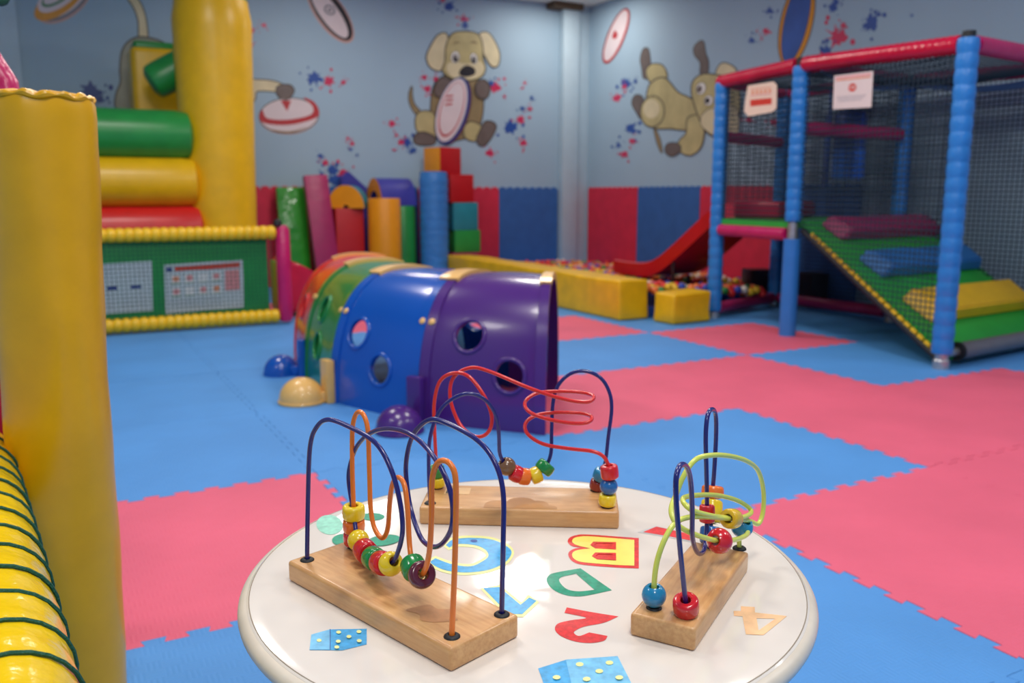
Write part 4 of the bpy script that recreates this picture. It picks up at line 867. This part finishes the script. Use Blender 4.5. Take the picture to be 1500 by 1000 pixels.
for p, z in ((PM, .70), (PM, .76), (PM, HM), (PN, HN+.02), (PM, 1.43), (PF, 1.43), (PF, .74)):
    bm = bm_new(); add_lathe(bm, [(0, z-.03), (.034, z-.03), (.036, z), (.034, z+.035), (0, z+.035)], p, seg=18); obj('pipe_clamp', bm, 'black_rubber' if z > 1.7 else 'steel', cf)
def rail(a, b, m, r=.047, t0=.06, t1=.06, per=.045, dp=.05, name='rail', label=None):
    a, b = Vector(a), Vector(b); d = (b-a).normalized(); bm = bm_new(); ridged(bm, a+d*t0, b-d*t1, r, per, dp, 20); return obj(name, bm, m, cf, label=label)
R1, R2 = 'vinyl_red_glossy', 'vinyl_magenta'
rail(PN+Z(HN-.01), PM+Z(HM-.01), R1, .052, .04, .04, label='red top rail'); rail(PM+Z(HM-.01), PF+Z(HF-.03), R1, .052, .04, -.03, label='red top rail')
rail(PN+Z(HN-.01), QN+Z(HN-.01), R2, .05, label='magenta top rail'); rail(PM+Z(HM-.03), QM+Z(HM-.03), R2, label='magenta top rail'); rail(PF+Z(HF-.03), QF+Z(HF-.03), R2, label='magenta top rail')
rail(QN+Z(HN-.01), QM+Z(HM-.03), R2, label='magenta top rail'); rail(QM+Z(HM-.03), QF+Z(HF-.03), R2, label='magenta top rail')
rail(PM+Z(1.43), QM+Z(1.43), R2, label='magenta mid rail'); rail(PF+Z(1.43), QF+Z(1.43), R2, label='magenta mid rail')
rail(PM+Z(.71), PF+Z(.71), R2, .046, label='magenta platform rail'); rail(PF+Z(.71), QF+Z(.71), R2, .046, label='magenta platform rail')
rail(PF+Z(.075), QF+Z(.075), 'vinyl_magenta_soft', label='magenta floor rail'); rail(QM+Z(.075), QF+Z(.075), 'vinyl_magenta_soft', label='magenta floor rail'); rail(QN+Z(.075), QM+Z(.075), 'vinyl_magenta_soft', label='magenta floor rail')
bm = bm_new(); a, b = PN+Vector((.16, .016, .085)), QN+Vector((-.06, -.006, .085)); add_tube(bm, [a, b], .05, 24); obj('rail', bm, 'vinyl_grey', cf, label='grey floor rail at the ramp foot')
bm = bm_new(); add_tube(bm, [PN+Vector((.04, .004, .085)), a], .024, 16); obj('pipe_end', bm, 'steel', cf)
bm = bm_new(); add_lathe(bm, [(.0, 0), (.056, 0), (.056, .02), (0, .02)], a-Vector((.01, 0, 0)), (1, .1, 0), 24); obj('rail_collar', bm, 'black_rubber', cf)
# platform deck and ramp
bm = bm_new(); P = [PM, PF, QF, QM]; t = bm_new(); add_prism(t, [(p.x, p.y) for p in P], lambda u, v: Vector((u, v, .755)), (0, 0, .045)); merge(bm, t); obj('platform', bm, 'ramp_green', cf, smooth=None, label='green platform deck')
def RP(s, t, h=0):
    """ramp: s 0 top - 1 foot, t 0 front edge - 1 back"""
    a = PM.lerp(PN, .10+.885*s)+Z(.775*(1-s)+.10*s-.06); b = (PM+(QM-PM)*1.18).lerp(QN, .10+.885*s)+Z(.775*(1-s)+.10*s-.06); nn = Vector((0, -.5, .86)); 
    return a.lerp(b, .03+.94*t)+Vector((0, -.5, .86))*0+nn*h
bm = bm_new(); G = [[bm.verts.new(RP(s, t, h)) for s, t in ((-.06, 0), (1, 0), (1, 1), (-.06, 1))] for h in (0, .055)]
bm.faces.new(G[0]); bm.faces.new(G[1]); [bm.faces.new((G[0][k], G[0][(k+1) % 4], G[1][(k+1) % 4], G[1][k])) for k in range(4)]; obj('ramp', bm, 'ramp_green', cf, smooth=None, label='green foam ramp')
bm = bm_new()
for k in range(22):
    s = (k+.5)/22; p = RP(s, -.012, .02); q = RP(s+.032, -.012, .02); add_tube(bm, [p, q], [.014, .012], 8)
obj('ramp_lacing', bm, 'rope_yellow', cf, label='yellow lacing along the ramp edge')
bm = bm_new(); add_tube(bm, [RP(-.05, -.005, -.01), RP(1, -.005, -.01)], .022, 12); obj('ramp_edge_bar', bm, 'black_rubber', cf)
def step(s0, s1, t0, t1, h, m, label):
    bm = bm_new(); e = .06; V = []
    for (s, t, hh) in ((s0, t0, .056), (s1, t0+.03, .056), (s1, t1, .056), (s0, t1, .056), (s0+.01, t0+e*.4, .056+h), (s1-.005, t0+e+.03, .056+h), (s1-.005, t1-.03, .056+h), (s0+.01, t1-.02, .056+h)): V.append(bm.verts.new(RP(s, t, hh)))
    for f in ((3, 2, 1, 0), (4, 5, 6, 7), (0, 1, 5, 4), (1, 2, 6, 5), (2, 3, 7, 6), (3, 0, 4, 7)): bm.faces.new([V[k] for k in f])
    bmesh.ops.bevel(bm, geom=bm.edges[:], offset=.012, segments=3, affect='EDGES'); obj('ramp_step', bm, m, cf, label=label)
step(-.02, .13, .07, .97, .085, 'vinyl_magenta_soft', 'magenta foam step'); step(.29, .455, .07, .97, .09, 'step_blue', 'blue foam step'); step(.62, .81, .07, .97, .095, 'vinyl_yellow', 'yellow foam step')
bm = bm_new(); add_box(bm, (5.22, 5.22, .865), (.62, .40, .13), rzm(.3), .03, 3); obj('deck_cushion', bm, 'vinyl_red_glossy', cf, label='shiny red cushion on the deck')
def wallnet(a, b, z0, z1a, z1b, name='netting'):
    bm = bm_new(); a, b = Vector(a), Vector(b); d = b-a; L = d.length; sp_ = .034; n = int(L/sp_)
    for k in range(n+1):
        t = k/n; p = a.lerp(b, t); zb = z0 if not callable(z0) else z0(t); add_tube(bm, [p+Z(zb), p+Z(z1a*(1-t)+z1b*t)], .0035, 4, caps=False)
    zt = max(z1a, z1b); zmin = z0 if not callable(z0) else min(z0(0), z0(1)); m = int((zt-zmin)/sp_)
    for k in range(m+1):
        z = zmin+k*sp_; ts = [t/40 for t in range(41) if (z >= (z0(t/40) if callable(z0) else z0)) and z <= z1a*(1-t/40)+z1b*t/40]
        if len(ts) > 1: add_tube(bm, [a.lerp(b, ts[0])+Z(z), a.lerp(b, ts[-1])+Z(z)], .0035, 4, caps=False)
    obj(name, bm, 'net_dark', cf)
wallnet(PN, PM, lambda t: .10+.70*t, HN-.06, HM-.06); wallnet(PM, PF, .80, HM-.06, HF-.06); wallnet(PF, QF, .92, HF-.06, HF-.06)
wallnet(QN, QM, .12, HN-.06, HM-.06); wallnet(QM, QF, .12, HM-.06, HF-.06); wallnet(PM, QM, 1.0, HM-.06, HM-.06)
bm = bm_new(); d1 = (PM-PN); d2 = (QN-PN); netting(bm, PN+Z(HN-.02), d1, d2, d1.length, d2.length, .0030, .036, .05); obj('roof_netting', bm, 'net_dark', cf)
bm = bm_new(); d1 = (PF-PM); d2 = (QM-PM); netting(bm, PM+Z(HM-.02), d1, d2, d1.length, d2.length, .0030, .036, .05); obj('roof_netting', bm, 'net_dark', cf)
# sagging blue cloth under the roof
bm = bm_new(); n = 24; G = []
for i in range(n+1):
    t = i/n; row = []
    base = (PM+Vector((.1, -.04, HM-.06))).lerp(QM+Vector((-.05, -.05, HM-.08)), t*2) if t < .5 else (QM+Vector((-.05, -.05, HM-.08))).lerp(QN+Vector((-.05, .1, HN-.06)), t*2-1)
    for j in range(5): row.append(bm.verts.new(base+Vector((-.02*j, -.03*j, -.014*j+.03-.06*math.sin(PI*((t*2) % 1))))))
    G.append(row)
for i in range(n):
    for j in range(4): bm.faces.new((G[i][j], G[i+1][j], G[i+1][j+1], G[i][j+1]))
bmesh.ops.solidify(bm, geom=bm.faces[:], thickness=.006); obj('roof_drape', bm, 'drape_blue', cf, label='sagging blue drape under the roof')
# punch bag and dark blocks
bc = at_x(1242, 240, 5.25); bc.z = 1.09
bg = thing('punch_bag', 'blue padded bag hanging inside the netted climbing frame', 'punch bag', bc)
bm = bm_new(); add_lathe(bm, [(0, 0), (.10, 0), (.115, .02), (.115, .22), (.0, .22)], bc, seg=30); obj('bag_bottom', bm, 'vinyl_bag', bg, label='bright blue lower band')
bm = bm_new(); add_lathe(bm, [(.0, .22), (.112, .22), (.112, .46), (.09, .49), (0, .49)], bc, seg=30); obj('bag_body', bm, 'vinyl_navy', bg)
bm = bm_new(); add_tube(bm, [bc+Z(.49), bc+Z(.70)], .012, 8); obj('strap', bm, 'black_rubber', bg)
pc = at_x(1212, 215, 5.55); pc.z = 1.32
bm = bm_new(); add_box(bm, pc, (.025, .30, .58), rzm(-.75), .01); add_tube(bm, [pc+Z(.28), pc+Z(.50)], .012, 8)
single('hanging_panel', bm, 'vinyl_navy', 'dark blue panel hanging beside the punch bag', 'panel', (pc.x, pc.y, 1.03))
bm = bm_new(); add_box(bm, (5.75, 5.93, .155), (.22, .2, .31), rzm(-.3), .012); single('foam_block', bm, 'vinyl_black', 'dark maroon foam block under the platform by the blue post', 'foam block', (5.75, 5.93, 0))
bm = bm_new(); add_box(bm, (5.95, 5.46, .155), (.18, .22, .30), rzm(-.2), .012); single('foam_block', bm, 'vinyl_black', 'dark maroon foam block in the shade against the right wall', 'foam block', (5.95, 5.46, 0))
# notices on the frame
def on_front(px, py, k=.06):
    n = Vector((PF.y-PN.y, -(PF.x-PN.x), 0)).normalized(); p0 = PM-n*k; d = ray(px, py); return EYE+d*((p0-EYE).dot(n)/d.dot(n))
nf = (-(PF.y-PN.y), PF.x-PN.x, 0)
octo = [(.12, .06), (.9, 0), (1, .12), (1, .84), (.88, .94), (.14, 1), (0, .84), (.04, .5)]
sh = [(octo, 'ink_p_cream'), (rc(.2, .5, .86, .7), 'ink_p_red')] + [(ell(.28+.13*k, .28, .045, .06, 0, 10), 'ink_p_orange') for k in range(5)] + [(rc(.2, .36, .84, .39), 'ink_p_pink'), (rc(.2, .16, .84, .185), 'ink_p_orange')]
notice('notice_sheet', 'cut-corner notice with a red block hanging on the frame at the left', [on_front(1090, 123), on_front(1138, 119), on_front(1137, 166), on_front(1090, 171)], nf, sh)
sh = [(SQ, 'ink_p_paper'), (rc(.04, .05, .96, .10), 'ink_p_pink'), (rc(.05, .13, .95, .17), 'ink_p_orange'), ([(.5+.11*math.cos(PI/8+k*PI/4), .40+.125*math.sin(PI/8+k*PI/4)) for k in range(8)], 'ink_p_red')]
sh += [(rc(.1+.02*k, .64+.06*k, .86-.05*k, .655+.06*k), 'ink_p_grey') for k in range(3)]
# STOP letters on the red octagon
def lt(x, segs): return [(rc(x+a, .40+b, x+c, .40+d), 'ink_white') for a, b, c, d in segs]
sh += lt(.425, [(0, -.045, .03, -.03), (0, -.045, .008, 0), (0, -.007, .03, .007), (.022, 0, .03, .045), (0, .03, .03, .045)]) + lt(.463, [(0, -.045, .034, -.03), (.013, -.045, .021, .045)]) + \
    lt(.503, [(0, -.045, .032, -.03), (0, .03, .032, .045), (0, -.045, .008, .045), (.024, -.045, .032, .045)]) + lt(.543, [(0, -.045, .008, .045), (0, -.045, .03, -.03), (0, -.005, .03, .008), (.022, -.045, .03, .008)])
notice('notice_sheet', 'square stop notice with a small red octagon hanging on the frame', [on_front(1222, 111), on_front(1279, 104), on_front(1276, 157), on_front(1220, 160)], nf, sh)

# ------------------------------------------------------------------ lights
def area(x, y, e, s=.6, col=(1, .95, .88), z=ZC-.03):
    l = bpy.data.lights.new('ceiling_light', 'AREA'); l.energy = e; l.size = s; l.color = col; l.shape = 'SQUARE'
    o = bpy.data.objects.new('ceiling_light', l); C.objects.link(o); o.location = (x, y, z); return o
for x, y, e in ((3.19, 5.95, 60), (.6, 5.4, 60), (.6, 2.6, 60), (3.05, 3.0, 60), (3.05, .4, 60), (.6, .2, 60), (-1.6, 2.6, 40), (5.2, .6, 24), (2.6, 8.0, 30), (5.35, 8.6, 30), (-.4, -1.2, 60)):
    area(x, y, e, .46 if x == 3.19 else .6)
w = bpy.data.worlds.new('World'); SC.world = w; w.use_nodes = True
w.node_tree.nodes['Background'].inputs[0].default_value = (.75, .85, 1, 1); w.node_tree.nodes['Background'].inputs[1].default_value = .12

# ------------------------------------------------------------------ camera
cd = bpy.data.cameras.new('camera'); cam = bpy.data.objects.new('camera', cd); C.objects.link(cam); SC.camera = cam
cd.sensor_width = 36; cd.sensor_fit = 'HORIZONTAL'; cd.lens = 36*FPX/1500; cd.clip_start = .02
cam.location = EYE
look = FWD*math.cos(PITCH)-Z(math.sin(PITCH)); cam.rotation_euler = look.to_track_quat('-Z', 'Y').to_euler()
cd.dof.use_dof = True; cd.dof.focus_distance = .98; cd.dof.aperture_fstop = 5.6
vs = SC.view_settings; vs.view_transform = 'Standard'; vs.look = 'None'; vs.gamma = 1; vs.exposure = -0.82; vs.use_curve_mapping = False
